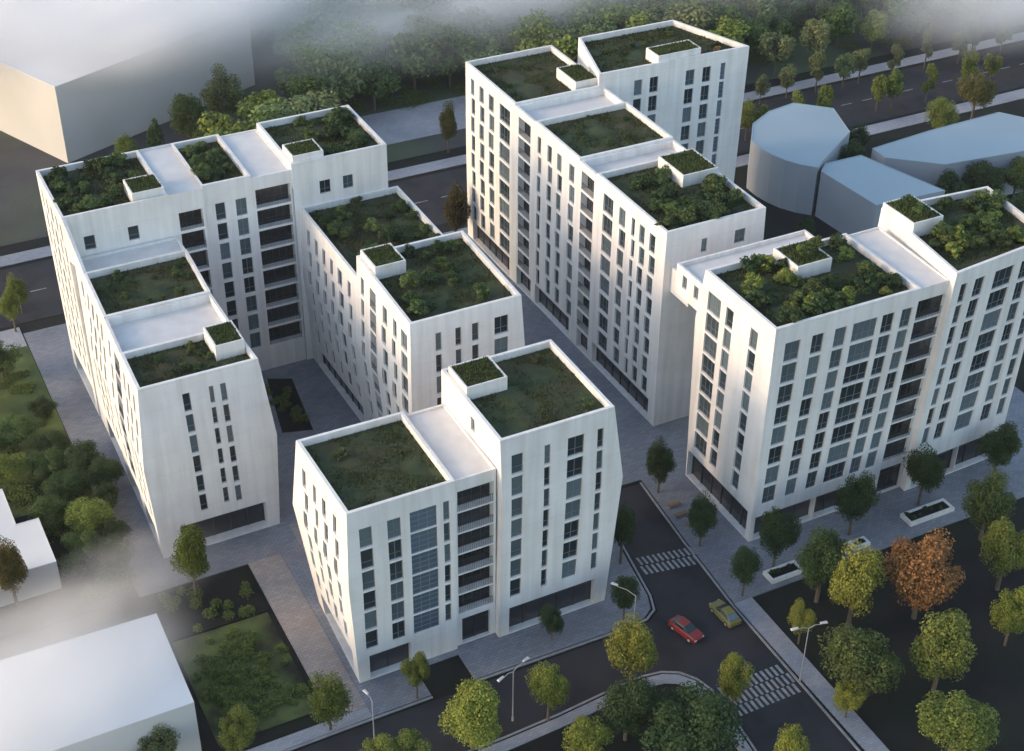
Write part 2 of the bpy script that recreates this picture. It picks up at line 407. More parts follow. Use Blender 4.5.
def frame_mb(mb, q, n, pale, mi=0):
    w = (q[1] - q[0]).length; h = (q[3] - q[0]).length; f = .07; fu, fv = f / w, f / h; t = .07
    slab(mb, q, 0, 1, 0, fv, n, t, mi); slab(mb, q, 0, 1, 1 - fv, 1, n, t, mi); slab(mb, q, 0, fu, fv, 1 - fv, n, t, mi); slab(mb, q, 1 - fu, 1, fv, 1 - fv, n, t, mi)
    k = max(1, round(w / 1.0))
    for i in range(1, k): slab(mb, q, i / k - fu / 2, i / k + fu / 2, fv, 1 - fv, n, t * .9, mi)
    if h > 1.7 and not pale: slab(mb, q, fu, 1 - fu, .30, .30 + fv * .8, n, t * .8, mi)
    if pale:
        for i in range(1, 4): slab(mb, q, fu, 1 - fu, i / 4 - .018, i / 4 + .018, n, t * .8, mi)
class Building:
    def __init__(s, name, loc, label, cat):
        s.root = tag(empty(name, loc), label, cat); s.loc = Vector(loc); s.windows = []; s.widen = 0
    def part(s, mb, name, mat, parent=None):
        o = mb.build(name, mat, parent or s.root)
        if parent is None: o.location = -s.loc
        return o
    def block(s, rings): return Block(s, rings)
    def finish(s, cap=98):
        def size(w): 
            c = (w[1][0] + w[1][2]) / 2; v = CAMP - c
            return (w[1][1] - w[1][0]).cross(w[1][3] - w[1][0]).length * abs(w[2].dot(v.normalized())) / v.length_squared
        W = sorted(s.windows, key=size, reverse=True); nwin = 0; rest = MB(); restg = MB()
        for kind, q, n, d, gl, h in W:
            c = (q[0] + q[2]) / 2
            if kind == 'window':
                nwin += 1
                if nwin > cap:
                    frame_mb(rest, q, n, gl == 'glass_pale'); slab(restg, q, .02, .98, .02, .98, n, .02)
                    continue
                fm = MB(); q2 = [p - c for p in q]; frame_mb(fm, q2, n, gl == 'glass_pale')
                f = fm.build("window", "frame_grey", s.root, c - s.loc)
                pm = MB(); slab(pm, q2, .02, .98, .02, .98, n, .02); pm.build("pane", gl, f)
            elif kind == 'shopfront':
                fm = MB(); q2 = [p - c for p in q]; w = (q[1] - q[0]).length; k = max(2, round(w / 2.2))
                for i in range(k + 1):
                    u = min(max(i / k, .006), .994); slab(fm, q2, u - .006, u + .006, 0, 1, n, .12)
                slab(fm, q2, .01, .99, .72, .75, n, .1); slab(fm, q2, .01, .99, .97, 1, n, .1)
                f = fm.build("shopfront", "dark_metal", s.root, c - s.loc)
                pm = MB(); slab(pm, q2, 0.002, .998, 0.002, .998, n, .02); pm.build("pane", "glass_shop", f)
            elif kind == 'loggia':
                fm = MB(); q2 = [p - c for p in q]; frame_mb(fm, q2, n, False)
                f = fm.build("loggia", "dark_metal", s.root, c - s.loc)
                pm = MB(); slab(pm, q2, .01, .99, .01, .99, n, .02); pm.build("glass_door", "glass_dark", f)
                rm = MB(); o2 = [p + n * (d - .12) for p in q2]; hv = 1.0 / h
                slab(rm, o2, .01, .99, hv * .96, hv, n, .05)
                w = (q[1] - q[0]).length
                for i in range(int(w / .22) + 1): slab(rm, o2, min(.01 + i * .22 / w, .985), min(.01 + i * .22 / w, .985) + .03 / w, .0, hv * .96, n, .03)
                rm.build("railing", "dark_metal", f)
        if rest.v:
            o = tag(rest.build("window", "frame_grey", s.root, -s.loc), kind="stuff"); restg.build("pane", "glass", o)
def col(a, b, a2=None, b2=None, zt=28, zb=6.6, rows=None, **k):
    return dict(top=(a, b), bot=(a if a2 is None else a2, b if b2 is None else b2), zt=zt, zb=zb, rows=rows, **k)
def rows_(zlo, zhi, n, h):
    h = min(h * 1.3, 2.8)
    return [(zlo + (zhi - zlo) * i / (n - 1) - h / 2, zlo + (zhi - zlo) * i / (n - 1) + h / 2) for i in range(n)]
def shop(a, b, z0=.15, z1=3.7, depth=.9): return col(a, b, zt=1, zb=0, rows=[(z0, z1)], kind='shopfront', depth=depth)
def planter_box(b, x0, x1, y0, y1, z0, z1):
    mb = MB(); t = .2; z1 -= .35
    mb.box(x0, x1, y0, y0 + t, z0, z1); mb.box(x0, x1, y1 - t, y1, z0, z1); mb.box(x0, x0 + t, y0 + t, y1 - t, z0, z1); mb.box(x1 - t, x1, y0 + t, y1 - t, z0, z1)
    o = b.part(mb, "roof_stair_house", "render_white")
    sb = MB(); sb.box(x0 + t, x1 - t, y0 + t, y1 - t, z0, z1 - .12); s_ = sb.build("green_roof", "roof_soil", o)
    gb = MB()
    for k in range(int((x1 - x0) * (y1 - y0) * 26)):
        x, y = rnd.uniform(x0 + t, x1 - t), rnd.uniform(y0 + t, y1 - t); a = rnd.random() * 6.28; w = .1; h = .15 + .3 * rnd.random()
        gb.face([(x - w * math.cos(a), y - w * math.sin(a), z1 - .12), (x + w * math.cos(a), y + w * math.sin(a), z1 - .12), (x + rnd.uniform(-.15, .15), y + rnd.uniform(-.15, .15), z1 - .12 + h)])
    g = gb.build("grass", "leaf", o); g.color = (.075, .105, .030, 1); g["kind"] = "stuff"

# ---- front block (two halves with a glazed stair between)
E = Building("apartment_block", (55, 120, 0), "white apartment block nearest the viewer, two roof levels, green roofs, facing the road", "building")
b = E.block([(0, [(39.6, 112.7), (51.6, 112.7), (51.6, 126.6), (40.2, 126.8)]), (14.5, [(39.0, 112.5), (51.6, 112.5), (51.6, 126.8), (38.6, 128.4)]), (24.6, [(39.4, 112.7), (51.6, 112.7), (51.6, 126.4), (39.1, 126.6)])])
R6 = rows_(6.05, 20.75, 6, 2.05)
b.zone('front', 0, 4.3, [shop(40.9, 45.9)])
b.zone('front', 4.3, 24.6, [col(40.6, 42.05, rows=R6), col(43.75, 45.3, rows=R6), col(46.3, 49.4, rows=rows_(6.05, 20.8, 6, 2.2), glass='glass_pale', depth=.22), col(50.15, 50.9, rows=rows_(6.2, 20.95, 6, 2.0))])
b.zone('left', 0, 4.3, [shop(114.2, 124.5)])
b.zone('left', 4.3, 24.6, [col(h, h + w, zt=20, zb=6, rows=rows_(6.05, 20.75, 6, 1.9), jit=.25) for h, w in ((115.3, .9), (118.2, 1.0), (120.9, .8), (123.8, 1.0))])
b.plain('right'); b.plain('back'); b.roof()
b = E.block([(0, [(51.6, 113.1), (56.6, 113.1), (56.6, 126.2), (51.6, 126.2)]), (24.2, [(51.6, 113.1), (56.6, 113.1), (56.6, 126.2), (51.6, 126.2)])])
b.zone('front', 0, 4.6, [col(52.4, 55.9, rows=[(.15, 4.0)], kind='shopfront', depth=.5)])
b.zone('front', 4.6, 24.2, [col(52.0, 56.35, rows=rows_(6.3, 21.2, 6, 2.35), kind='loggia', depth=1.1)])
b.plain('right'); b.plain('back'); b.plain('left'); b.roof('plain', drop=.25, par=.25)
b = E.block([(0, [(56.6, 112.2), (70.6, 112.2), (70.5, 126.8), (56.6, 126.8)]), (18.5, [(56.9, 112.0), (71.9, 112.0), (71.9, 127.2), (56.6, 127.2)]), (28.5, [(56.6, 112.2), (70.4, 112.2), (70.4, 126.8), (56.6, 126.8)])])
R7 = rows_(7.0, 24.8, 7, 2.0)
b.zone('front', 0, 4.6, [shop(57.9, 69.1, z1=4.1)])
b.zone('front', 4.6, 28.5, [col(57.95, 59.35, rows=R7), col(61.9, 62.65, rows=R7), col(64.75, 66.85, 64.6, 66.5, rows=R7), col(68.4, 69.2, rows=R7)])
b.zone('left', 0, 28.5, [col(118.4, 119.4, rows=[(25.2, 27.0)])])
b.zone('right', 0, 4.6, [shop(114, 125)])
b.zone('right', 4.6, 28.5, [col(h, h + 1.3, rows=R7) for h in (114, 117.5, 121, 124)])
b.plain('back'); b.roof()
planter_box(E, 57.05, 62.0, 121.2, 125.9, 27.6, 29.7)
E.finish()

# ---- right block
D = Building("apartment_block", (112, 120, 0), "white apartment block at the right, windows leaning sideways, planted roof with a white box", "building"); D.widen = 1.2
b = D.block([(0, [(91.8, 113.3), (111.3, 113.3), (111.4, 127.5), (91.9, 128.0)]), (24, [(91.8, 113.2), (112.0, 113.0), (112.0, 127.6), (91.8, 129.0)]), (31.6, [(91.8, 113.3), (112.3, 113.1), (112.3, 127.6), (91.8, 127.8)])])
R8 = rows_(6.85, 27.9, 8, 2.05)
k = dict(zt=27.9, zb=6.85, rows=R8)
b.zone('front', 0, 4.4, [shop(93.0, 101.0), shop(102.0, 110.4)])
b.zone('front', 4.4, 31.6, [col(93.5, 95.4, 93.2, 94.9, **k), col(97.2, 98.7, 96.6, 98.0, **k), col(100.4, 101.9, 99.7, 101.1, **k), col(103.1, 106.2, 102.5, 105.3, **k), col(107.2, 108.8, 106.4, 107.9, **k), col(110.0, 111.4, 108.9, 110.3, **k)])
b.zone('left', 0, 4.6, [shop(115.0, 127.0, z1=4.3)])
b.zone('left', 4.6, 31.6, [col(124.2, 126.6, **k), col(121.5, 122.8, 121.7, 123.0, **k), col(116.5, 117.8, 116.8, 118.1, **k)])
b.plain('right'); b.plain('back'); b.roof()
b = D.block([(0, [(111.3, 113.6), (115.6, 113.6), (115.8, 127.5), (111.3, 127.5)]), (31.3, [(112.3, 113.4), (116.9, 113.4), (117.4, 127.5), (112.3, 127.5)])])
b.zone('front', 0, 4.6, [col(111.8, 115.1, 111.8, 115.1, zt=1, zb=0, rows=[(.15, 4.2)], kind='shopfront', depth=.4)])
b.zone('front', 4.6, 31.3, [col(112.75, 116.4, 111.75, 115.3, zt=28, zb=6.8, rows=rows_(6.9, 28.1, 8, 2.3), kind='loggia', depth=.55)])
b.plain('right'); b.plain('back'); b.plain('left'); b.roof('plain', drop=.2, par=.2)
b = D.block([(0, [(115.6, 112.6), (131.6, 113.2), (133.4, 128.3), (117.2, 128.8)]), (32.8, [(116.8, 112.4), (133.3, 114.0), (135.0, 127.8), (118.9, 129.2)])])
k = dict(zt=29.4, zb=8.4, rows=rows_(8.4, 29.5, 8, 2.05))
b.zone('front', 0, 5.0, [shop(117.0, 123.5, z1=4.3), shop(124.5, 130.6, z1=4.3)])
b.zone('front', 5.0, 32.8, [col(118.0, 119.0, 117.0, 117.9, **k), col(120.4, 121.9, 119.1, 120.4, **k), col(123.9, 126.8, 122.7, 125.2, **k), col(128.3, 129.8, 127.1, 128.6, **k), col(131.2, 132.4, 130.0, 131.1, **k)])
b.zone('left', 0, 32.8, []); b.plain('right'); b.plain('back'); b.roof()
planter_box(D, 100.9, 105.9, 122.0, 127.0, 30.7, 33.0)
planter_box(D, 118.3, 122.9, 122.4, 128.4, 31.9, 34.4)
b = D.block([(24.6, [(92.3, 127.8), (111.6, 127.8), (111.6, 134.6), (92.3, 134.6)]), (28.7, [(92.3, 127.8), (111.6, 127.8), (111.6, 134.6), (92.3, 134.6)])])
b.zone('left', 24.6, 28.7, [col(129.6, 130.5, rows=[(26.0, 27.8)]), col(132.2, 133.1, rows=[(26.0, 27.8)])]); b.plain('front'); b.plain('right'); b.plain('back'); b.roof('plain', drop=.5, par=.3, name="bridge")
b.mb = MB(); b.mb.face([(x, y, 24.6) for x, y in reversed(b.rings[0][1])]); D.part(b.mb, "soffit", "render_white")
b = D.block([(21.6, [(94.5, 134.6), (109.5, 134.6), (109.5, 138.95), (94.5, 138.95)]), (25.2, [(94.5, 134.6), (109.5, 134.6), (109.5, 138.95), (94.5, 138.95)])])
b.plain('left'); b.plain('right'); b.roof('plain', drop=.3, par=.3, name="bridge")
D.finish()

# ---- tall rear block
A = Building("apartment_block", (100, 165, 0), "tallest white apartment block behind the others, long roof of planted terraces, rear wing", "building")
XL, XR = 93.4, 108.4
segs = [(139.0, 156.8, 'garden'), (156.8, 161.6, 'plain'), (161.6, 174.6, 'garden'), (174.6, 181.0, 'plain'), (181.0, 197.8, 'garden')]
R8 = rows_(5.3, 27.2, 8, 2.05)
k = dict(zt=27.2, zb=5.3, rows=R8)
colsA = {0: [col(141.4, 142.8, jit=.12, **k), col(144.0, 145.3, jit=.12, **k), col(146.5, 147.3, jit=.1, **k), col(148.9, 150.5, jit=.12, **k), col(152.2, 154.8, **k)],
         1: [col(157.4, 160.9, zt=27.2, zb=5.3, rows=rows_(5.3, 27.6, 8, 2.4), kind='loggia', depth=1.1)],
         2: [col(162.8, 164.3, jit=.12, **k), col(166.5, 167.8, jit=.12, **k), col(169.4, 170.7, jit=.12, **k), col(172.7, 173.7, jit=.1, **k)],
         3: [col(176.0, 179.8, zt=27.2, zb=5.3, rows=rows_(5.3, 27.6, 8, 2.4), kind='loggia', depth=1.1)],
         4: [col(182.6, 186.0, **k), col(187.9, 189.6, jit=.12, **k), col(191.3, 192.8, jit=.12, **k), col(194.6, 195.8, jit=.1, **k)]}
for i, (y0, y1, kind) in enumerate(segs):
    top = 30.5 if kind == 'garden' else 30.2
    ins = 0 if kind == 'garden' else .0
    b = A.block([(0, [(XL + .2, y0), (XR, y0), (XR, y1), (XL + .2, y1)]), (17, [(XL - (.0 if i else .0), y0), (XR + .5, y0), (XR + .5, y1), (XL, y1)]), (top, [(XL, y0), (XR, y0), (XR, y1), (XL, y1)])])
    sh_ = [shop(y0 + 1.6, y1 - (.6 if i < 4 else 2), z0=.15, z1=3.6)] if kind == 'garden' else [col(y0 + .8, y1 - .8, zt=1, zb=0, rows=[(.15, 3.4)], kind='shopfront', depth=.9)]
    b.zone('left', 0, 4.0, sh_); b.zone('left', 4.0, top, colsA[i])
    if i == 0: b.zone('front', 0, top, [col(98.8, 99.7, rows=[(26.2, 28.2)]), col(103.9, 105.6, rows=[(26.2, 28.2)])])
    else: b.plain('front', 20, top)
    b.plain('back', *((20, top) if i < 4 else (0, top)))
    b.zone('right', 0, top, [])
    b.roof(kind if kind == 'garden' else 'plain', drop=.95 if kind == 'garden' else 1.1, par=.38)
b = A.block([(0, [(107.6, 181.2), (133.4, 180.4), (128.6, 193.8), (111.2, 194.2)]), (32.4, [(107.4, 181.0), (133.6, 180.2), (128.6, 194.4), (111.4, 194.6)])])
k2 = dict(zt=28, zb=6)
def rr(n, h=2.55): return [(29.0 - 3.13 * i - h / 2, 29.0 - 3.13 * i + h / 2) for i in range(n)][::-1]
b.zone('front', 0, 32.4, [col(113.5, 114.9, rows=rr(6)[1:] , **k2), col(116.2, 117.7, rows=rr(7), **k2), col(122.5, 124.1, rows=rr(8), **k2), col(125.5, 127.0, rows=rr(8), **k2), col(128.7, 129.6, rows=rr(8, 2.8), glass='glass_pale', **k2)])
b.plain('right'); b.plain('back'); b.plain('left'); b.roof()
planter_box(A, 102.4, 107.9, 149.6, 155.9, 29.6, 31.8)
planter_box(A, 104.0, 108.0, 182.0, 188.0, 29.6, 31.7)
planter_box(A, 117.6, 125.2, 181.0, 184.6, 31.5, 33.7)
A.finish()

# ---- left U-shaped block
U = Building("apartment_block", (50, 165, 0), "white U-shaped apartment block at the left around a shaded courtyard", "building")
k = dict(zt=22, zb=6.8)
L3 = [(0, [(26.0, 142.3), (40.9, 142.3), (40.9, 150.5), (26.2, 150.5)]), (14, [(25.3, 142.1), (41.6, 142.1), (41.2, 150.5), (25.6, 150.5)]), (25.3, [(26.1, 142.3), (40.3, 142.3), (40.0, 150.5), (26.3, 150.5)])]
b = U.block(L3)
b.zone('front', 0, 5.0, [shop(28.5, 39.4, z1=4.2, depth=1.4)])
b.zone('front', 5.0, 25.3, [col(31.0, 31.9, 31.3, 32.2, rows=rows_(6.9, 21.9, 6, 1.95), **k), col(34.15, 34.7, 34.25, 34.9, rows=rows_(7.1, 22.1, 6, 1.8), **k), col(35.5, 36.2, 35.75, 36.5, rows=rows_(6.8, 22.0, 6, 1.9), **k)])
R6 = rows_(6.9, 21.9, 6, 1.9)
b.zone('left', 0, 4.6, [shop(144.0, 149.4, z1=3.9)])
b.zone('left', 4.6, 25.3, [col(h, h + w, rows=R6, jit=.3, zt=22, zb=6) for h, w in ((143.9, .9), (146.4, .9), (148.6, .8))])
b.plain('right'); b.plain('back', 20); b.roof()
b = U.block([(0, [(26.2, 150.5), (40.9, 150.5), (40.7, 158.9), (26.3, 158.9)]), (14, [(25.6, 150.5), (41.2, 150.5), (41.0, 158.9), (25.8, 158.9)]), (25.1, [(26.3, 150.5), (40.0, 150.5), (39.9, 158.9), (26.6, 158.9)])])
b.zone('left', 0, 4.6, [shop(151.5, 157.5, z1=3.9)])
b.zone('left', 4.6, 25.1, [col(151.6, 154.4, rows=rows_(6.9, 21.9, 6, 2.3), zt=22, zb=6, kind='loggia', depth=1.0), col(156.2, 157.1, rows=R6, jit=.3, zt=22, zb=6)])
b.plain('right'); b.plain('back', 20); b.plain('front', 20); b.roof('plain', drop=1.1, par=.35)
b = U.block([(0, [(26.3, 158.9), (40.7, 158.9), (40.6, 170.2), (26.5, 170.2)]), (14, [(25.8, 158.9), (41.0, 158.9), (41.0, 170.2), (26.0, 170.2)]), (25.3, [(26.6, 158.9), (39.9, 158.9), (40.3, 170.2), (26.9, 170.2)])])
b.zone('left', 0, 4.6, [shop(160, 169, z1=3.9)])
b.zone('left', 4.6, 25.3, [col(h, h + w, rows=R6, jit=.3, zt=22, zb=6) for h, w in ((160.3, .9), (162.6, .9), (164.9, 1.2), (167.6, .9))])
b.zone('right', 0, 25.3, [col(h, h + 1.0, rows=R6, zt=22, zb=6) for h in (161, 164, 167)]); b.plain('back', 20); b.plain('front', 20); b.roof()
b = U.block([(0, [(26.5, 170.2), (40.6, 170.2), (40.6, 174.5), (26.5, 174.5)]), (25.0, [(26.9, 170.2), (40.3, 170.2), (40.3, 174.5), (26.7, 174.5)])])
b.zone('left', 0, 25.0, [col(171.3, 172.2, rows=R6, zt=22, zb=6, jit=.2)]); b.plain('right'); b.roof('plain', drop=.3, par=.3)
mb = MB(); mb.hexa([(26.9, 170.2, 24.9), (27.3, 170.2, 24.9), (26.6, 174.6, 24.9), (26.15, 174.6, 24.9)], [(26.9, 170.2, 25.4), (27.3, 170.2, 25.4), (26.6, 174.6, 31.0), (26.15, 174.6, 31.0)]); U.part(mb, 'wall', 'render_white')
# rear wing
R8 = rows_(5.4, 26.8, 8, 1.95)
k = dict(zt=26.8, zb=5.4)
b = U.block([(0, [(26.4, 174.6), (44.5, 174.6), (44.5, 189.0), (26.4, 189.0)]), (31.1, [(26.1, 174.6), (44.4, 174.6), (44.4, 189.0), (26.1, 189.0)])])
b.zone('front', 0, 25.3, [col(40.9, 44.1, rows=rows_(4.9, 23.7 , 7, 2.3), zt=20, zb=3, kind='loggia', depth=1.0)])
b.zone('front', 25.3, 31.1, [col(28.4, 29.8, rows=[(25.8, 27.8)], zt=27, zb=25), col(34.1, 35.5, rows=[(25.8, 27.8)], zt=27, zb=25), col(40.9, 44.1, rows=[(25.5, 28.2)], zt=27, zb=25, kind='loggia', depth=1.0)])
b.zone('left', 0, 4.6, [shop(176, 187, z1=3.9)])
b.zone('left', 4.6, 31.1, [col(h, h + w, rows=rows_(6.9, 27.9, 8, 1.9), jit=.3, zt=27, zb=7) for h, w in ((175.9, .9), (178.4, .9), (180.9, 1.2), (183.6, .9), (186.2, .9))])
b.plain('right', 20); b.plain('back')
o4 = [(26.1, 174.6), (39.9, 174.6), (39.9, 189.0), (26.1, 189.0)]
full = b.rings[-1]
b.rings[-1] = (31.1, o4); b.roof(); b.rings[-1] = full
b.mb = MB(); b.mb.box(39.9, 44.4, 174.62, 189.0, 30.2, 30.75); U.part(b.mb, "flat_roof", "roof_white")
b = U.block([(0, [(44.5, 175.2), (51.2, 175.2), (51.2, 189.0), (44.5, 189.0)]), (31.1, [(44.4, 175.2), (51.2, 175.2), (51.2, 189.0), (44.4, 189.0)])])
b.zone('front', 0, 31.1, [col(46.0, 47.35, rows=R8, **k), col(48.8, 50.3, rows=R8, **k)]); b.plain('back'); b.plain('left', 28); b.plain('right', 28); b.roof()
b = U.block([(0, [(51.2, 175.2), (56.8, 175.2), (56.8, 189.0), (51.2, 189.0)]), (30.7, [(51.2, 175.2), (56.8, 175.2), (56.8, 189.0), (51.2, 189.0)])])
b.zone('front', 0, 30.7, [col(51.6, 56.5, rows=rows_(5.4, 27.4, 8, 2.4), kind='loggia', depth=1.1, **k)]); b.plain('back'); b.roof('plain', drop=.1, par=.3)
b = U.block([(0, [(56.8, 175.0), (70.6, 175.0), (70.6, 189.0), (56.8, 189.0)]), (31.6, [(56.8, 175.0), (70.6, 175.0), (70.6, 189.0), (56.8, 189.0)])])
b.zone('front', 0, 31.6, [col(60.6, 62.2, rows=[(26.2, 28.2)], **k), col(64.0, 65.5, rows=[(26.2, 28.2)], **k)])
b.zone('right', 0, 31.6, []); b.plain('back'); b.plain('left', 28); b.roof()
# middle wing
k = dict(zt=24.5, zb=5)
b = U.block([(0, [(58.2, 154.6), (72.0, 154.6), (72.0, 175.0), (57.8, 175.0)]), (15, [(57.2, 154.6), (72.4, 154.6), (72.4, 175.0), (57.2, 175.0)]), (24.9, [(57.6, 154.6), (72.0, 154.6), (72.0, 175.0), (57.6, 175.0)])])
b.zone('left', 0, 4.2, [shop(156, 173, z1=3.6)])
b.zone('left', 4.2, 24.9, [col(h, h + w, rows=rows_(5.8, 21.6, 6, 1.9), jit=.25, **k) for h, w in ((156.6, 1.0), (159.6, 1.5), (162.8, 1.0), (165.6, 1.0), (168.4, 1.0), (171.4, 1.0))])
b.zone('right', 0, 24.9, [col(h, h + 1.2, rows=rows_(5.8, 21.6, 6, 1.9), **k) for h in (157, 160.5, 164, 168, 171.5)]); b.plain('back', 20); b.plain('front', 20); b.roof()
b = U.block([(0, [(58.4, 137.3), (72.2, 137.3), (72.2, 154.6), (58.2, 154.6)]), (15, [(57.2, 137.2), (73.0, 137.2), (73.0, 154.6), (57.2, 154.6)]), (28.1, [(57.4, 137.3), (72.0, 137.3), (72.4, 154.6), (57.7, 154.6)])])
b.zone('left', 0, 4.2, [shop(138.5, 153.5, z1=3.6)])
RM = rows_(5.8, 24.6, 7, 1.95)
b.zone('left', 4.2, 28.1, [col(138.3, 140.2, rows=RM, **k), col(141.8, 142.9, rows=RM, jit=.25, **k), col(144.8, 146.2, rows=RM, jit=.25, **k), col(148.2, 150.2, rows=rows_(5.8, 24.6, 7, 2.3), kind='loggia', depth=1.1, **k), col(152.2, 153.2, rows=RM, **k)])
b.zone('front', 0, 28.1, [col(h, h + w, rows=RM, **k) for h, w in ((60.6, .8), (63.2, .8), (65.4, .9), (68.4, 1.9))])
b.zone('right', 0, 28.1, [col(h, h + 1.3, rows=RM, **k) for h in (139, 142.5, 146, 150)]); b.plain('back', 20); b.roof()
planter_box(U, 36.2, 39.7, 145.2, 149.8, 24.4, 26.8)
planter_box(U, 35.4, 39.6, 175.2, 179.6, 30.2, 32.4)
planter_box(U, 58.1, 62.2, 149.4, 154.2, 27.2, 29.4)
planter_box(U, 57.2, 61.6, 175.4, 179.4, 30.7, 32.8)
U.finish()

# ------------------------------------------------------------------ context buildings
def massing(name, poly, h, wall, roof, label, cat="building", over=0.0, lip=.2):
    cx = sum(p[0] for p in poly) / len(poly); cy = sum(p[1] for p in poly) / len(poly)
    root = tag(empty(name, (cx, cy, 0)), label, cat)
    P = [(x - cx, y - cy) for x, y in poly]
    mb = MB(); n = len(P)
    for i in range(n):
        a, b2 = P[i], P[(i + 1) % n]; mb.face([(*a, -.15), (*b2, -.15), (*b2, h), (*a, h)])
    mb.build("wall", wall, root)
    rb = MB(); c = Vector((0, 0))
    ins = [tuple(Vector(p) * (1 - lip / max(Vector(p).length, 1))) for p in P]
    for i in range(n):
        j = (i + 1) % n
        rb.face([(*P[i], h), (*P[j], h), (*P[j], h + .12), (*P[i], h + .12)]); rb.face([(*P[i], h + .12), (*P[j], h + .12), (*ins[j], h + .12), (*ins[i], h + .12)])
        rb.face([(*ins[i], h + .12), (*ins[j], h + .12), (*ins[j], h + .05), (*ins[i], h + .05)])
    rb.face([(*p, h + .05) for p in ins])
    rb.build("roof", roof, root)
    return root
massing("warehouse", [(40.6, 252), (81.5, 269.5), (69, 298), (28, 281)], 14.5, "warehouse_wall", "warehouse_roof", "large pale flat-roofed hall in mist at the top left", "warehouse")
massing("warehouse", [(-12, 111.2), (21.0, 111.2), (21.2, 125.6), (-12, 126.4)], 7.3, "warehouse_wall", "warehouse_roof", "pale flat-roofed hall in mist beside the sunken lawn, bottom left corner", "warehouse")
massing("low_house", [(4, 142.6), (13.7, 142.6), (13.6, 151.4), (10.9, 151.4), (10.8, 159), (4, 159)], 4.2, "warehouse_wall", "warehouse_roof", "small low pale house with a stepped flat roof at the left edge", "house")
massing("office_hall", [(144.5, 191.5), (144.3, 188.5), (144.7, 185.6), (145.5, 182.9), (146.9, 180.5), (148.8, 178.4), (151.4, 180.3), (162.0, 187.0), (165.2, 196.0), (160, 201), (154, 200), (148.5, 197.0)], 8.8, "context_blue", "context_roof", "blue-grey many-sided building behind the tall block, no windows")
massing("office_hall", [(149.3, 178.0), (150.2, 164.5), (163.5, 163.6), (159.0, 179.9), (151.6, 180.0)], 8.2, "context_blue", "context_roof", "blue-grey long low building between many-sided building and right block")
massing("office_hall", [(162.4, 177.6), (169.9, 171.2), (192, 168.4), (197, 176), (192.2, 183.1), (176, 182.6), (162.6, 181.4)], 8.0, "context_blue", "context_roof", "blue-grey flat-roofed building at the right edge behind small trees")

# ------------------------------------------------------------------ trees
def in_view(x, y, mgn=60):
    d = Vector((x, y, 5)) - CAMP; f = d.dot(fw); return -mgn < 512 + 1517.9 * d.dot(rt) / f < 1024 + mgn and 375 - 1517.9 * d.dot(up) / f > -40
def crown_mesh(name, seed, n, shape, clumps, leaf):
    r = random.Random(seed); C = []
    for i in range(clumps):
        while True:
            p = Vector((r.uniform(-1, 1), r.uniform(-1, 1), r.uniform(-1, 1)))
            if p.length < 1: break
        p = p * .72
        if shape == 'cone': f = 1 - (p.z + 1) * .42; p.x *= f; p.y *= f
        C.append((p, r.uniform(.26, .46) * (.7 if shape == 'cone' and p.z > .3 else 1)))
    mb = MB()
    for k in range(n):
        c, rad = r.choice(C)
        d = Vector((r.gauss(0, 1), r.gauss(0, 1), r.gauss(0, 1) + .25)).normalized()
        p = c + d * rad * (r.random() ** .35)
        nrm = (d * .8 + Vector((r.gauss(0, .5), r.gauss(0, .5), r.gauss(0, .5) + .4))).normalized()
        u = nrm.cross(Vector((r.gauss(0, 1), r.gauss(0, 1), r.gauss(0, 1)))).normalized(); w = nrm.cross(u)
        s = leaf * r.uniform(.6, 1.4)
        mb.face([p - u * s * .5, p + w * s * .32, p + u * s * .5, p - w * s * .32])
    return mb.mesh(name, "leaf")
def trunk_mesh(name, seed):
    r = random.Random(seed); mb = MB()
    mb.tube((0, 0, -.2), (.02, .01, .45), .055, .04, 8); mb.tube((.02, .01, .45), (0, .03, .95), .04, .018, 7)
    for i in range(5):
        a = i * 1.26 + r.random(); z = .35 + .1 * i
        mb.tube((.01, .01, z), (math.cos(a) * .28, math.sin(a) * .28, z + .25), .022, .008, 5)
    return mb.mesh(name, "bark")
BROAD = [crown_mesh("crown", 10 + i, 15000, 'round', 24 + 4 * i, .07) for i in range(5)]
LOOSE = [crown_mesh("crown", 30 + i, 2600, 'round', 15, .14) for i in range(3)]
CONE = [crown_mesh("crown", 40 + i, 3600, 'cone', 22, .11) for i in range(2)]
SHRUB = [crown_mesh("shrub", 50 + i, 700, 'round', 9, .24) for i in range(5)]
TRUNK = [trunk_mesh("trunk", 60 + i) for i in range(3)]
YEL, YGR, GRN, DRK, ORG, PAL = (.23, .255, .055), (.16, .20, .05), (.085, .125, .045), (.046, .078, .032), (.36, .18, .08), (.15, .18, .09)
def vary(c, a=.15): 
    f = 1 + rnd.uniform(-a, a); return (c[0] * f * (1 + rnd.uniform(-.08, .08)), c[1] * f, c[2] * f, 1)
def tree(x, y, h, w, colr, label, group, kind='broad', name="broadleaf_tree", z=-.1):
    """h overall height, w crown width"""
    root = tag(empty(name, (x, y, z), rnd.random() * 6.28), label, "tree", group)
    me = {'broad': BROAD, 'loose': LOOSE, 'cone': CONE}[kind]
    ch = h * (.78 if kind != 'cone' else .9)
    c = child("crown", rnd.choice(me), root, (0, 0, h - ch / 2)); c.scale = (w / 2, w / 2, ch / 2); c.color = vary(colr)
    t = child("trunk", rnd.choice(TRUNK), root); ts = h * .75; t.scale = (ts * .5 if w < 6 else ts * .65,) * 2 + (ts,)
    return root
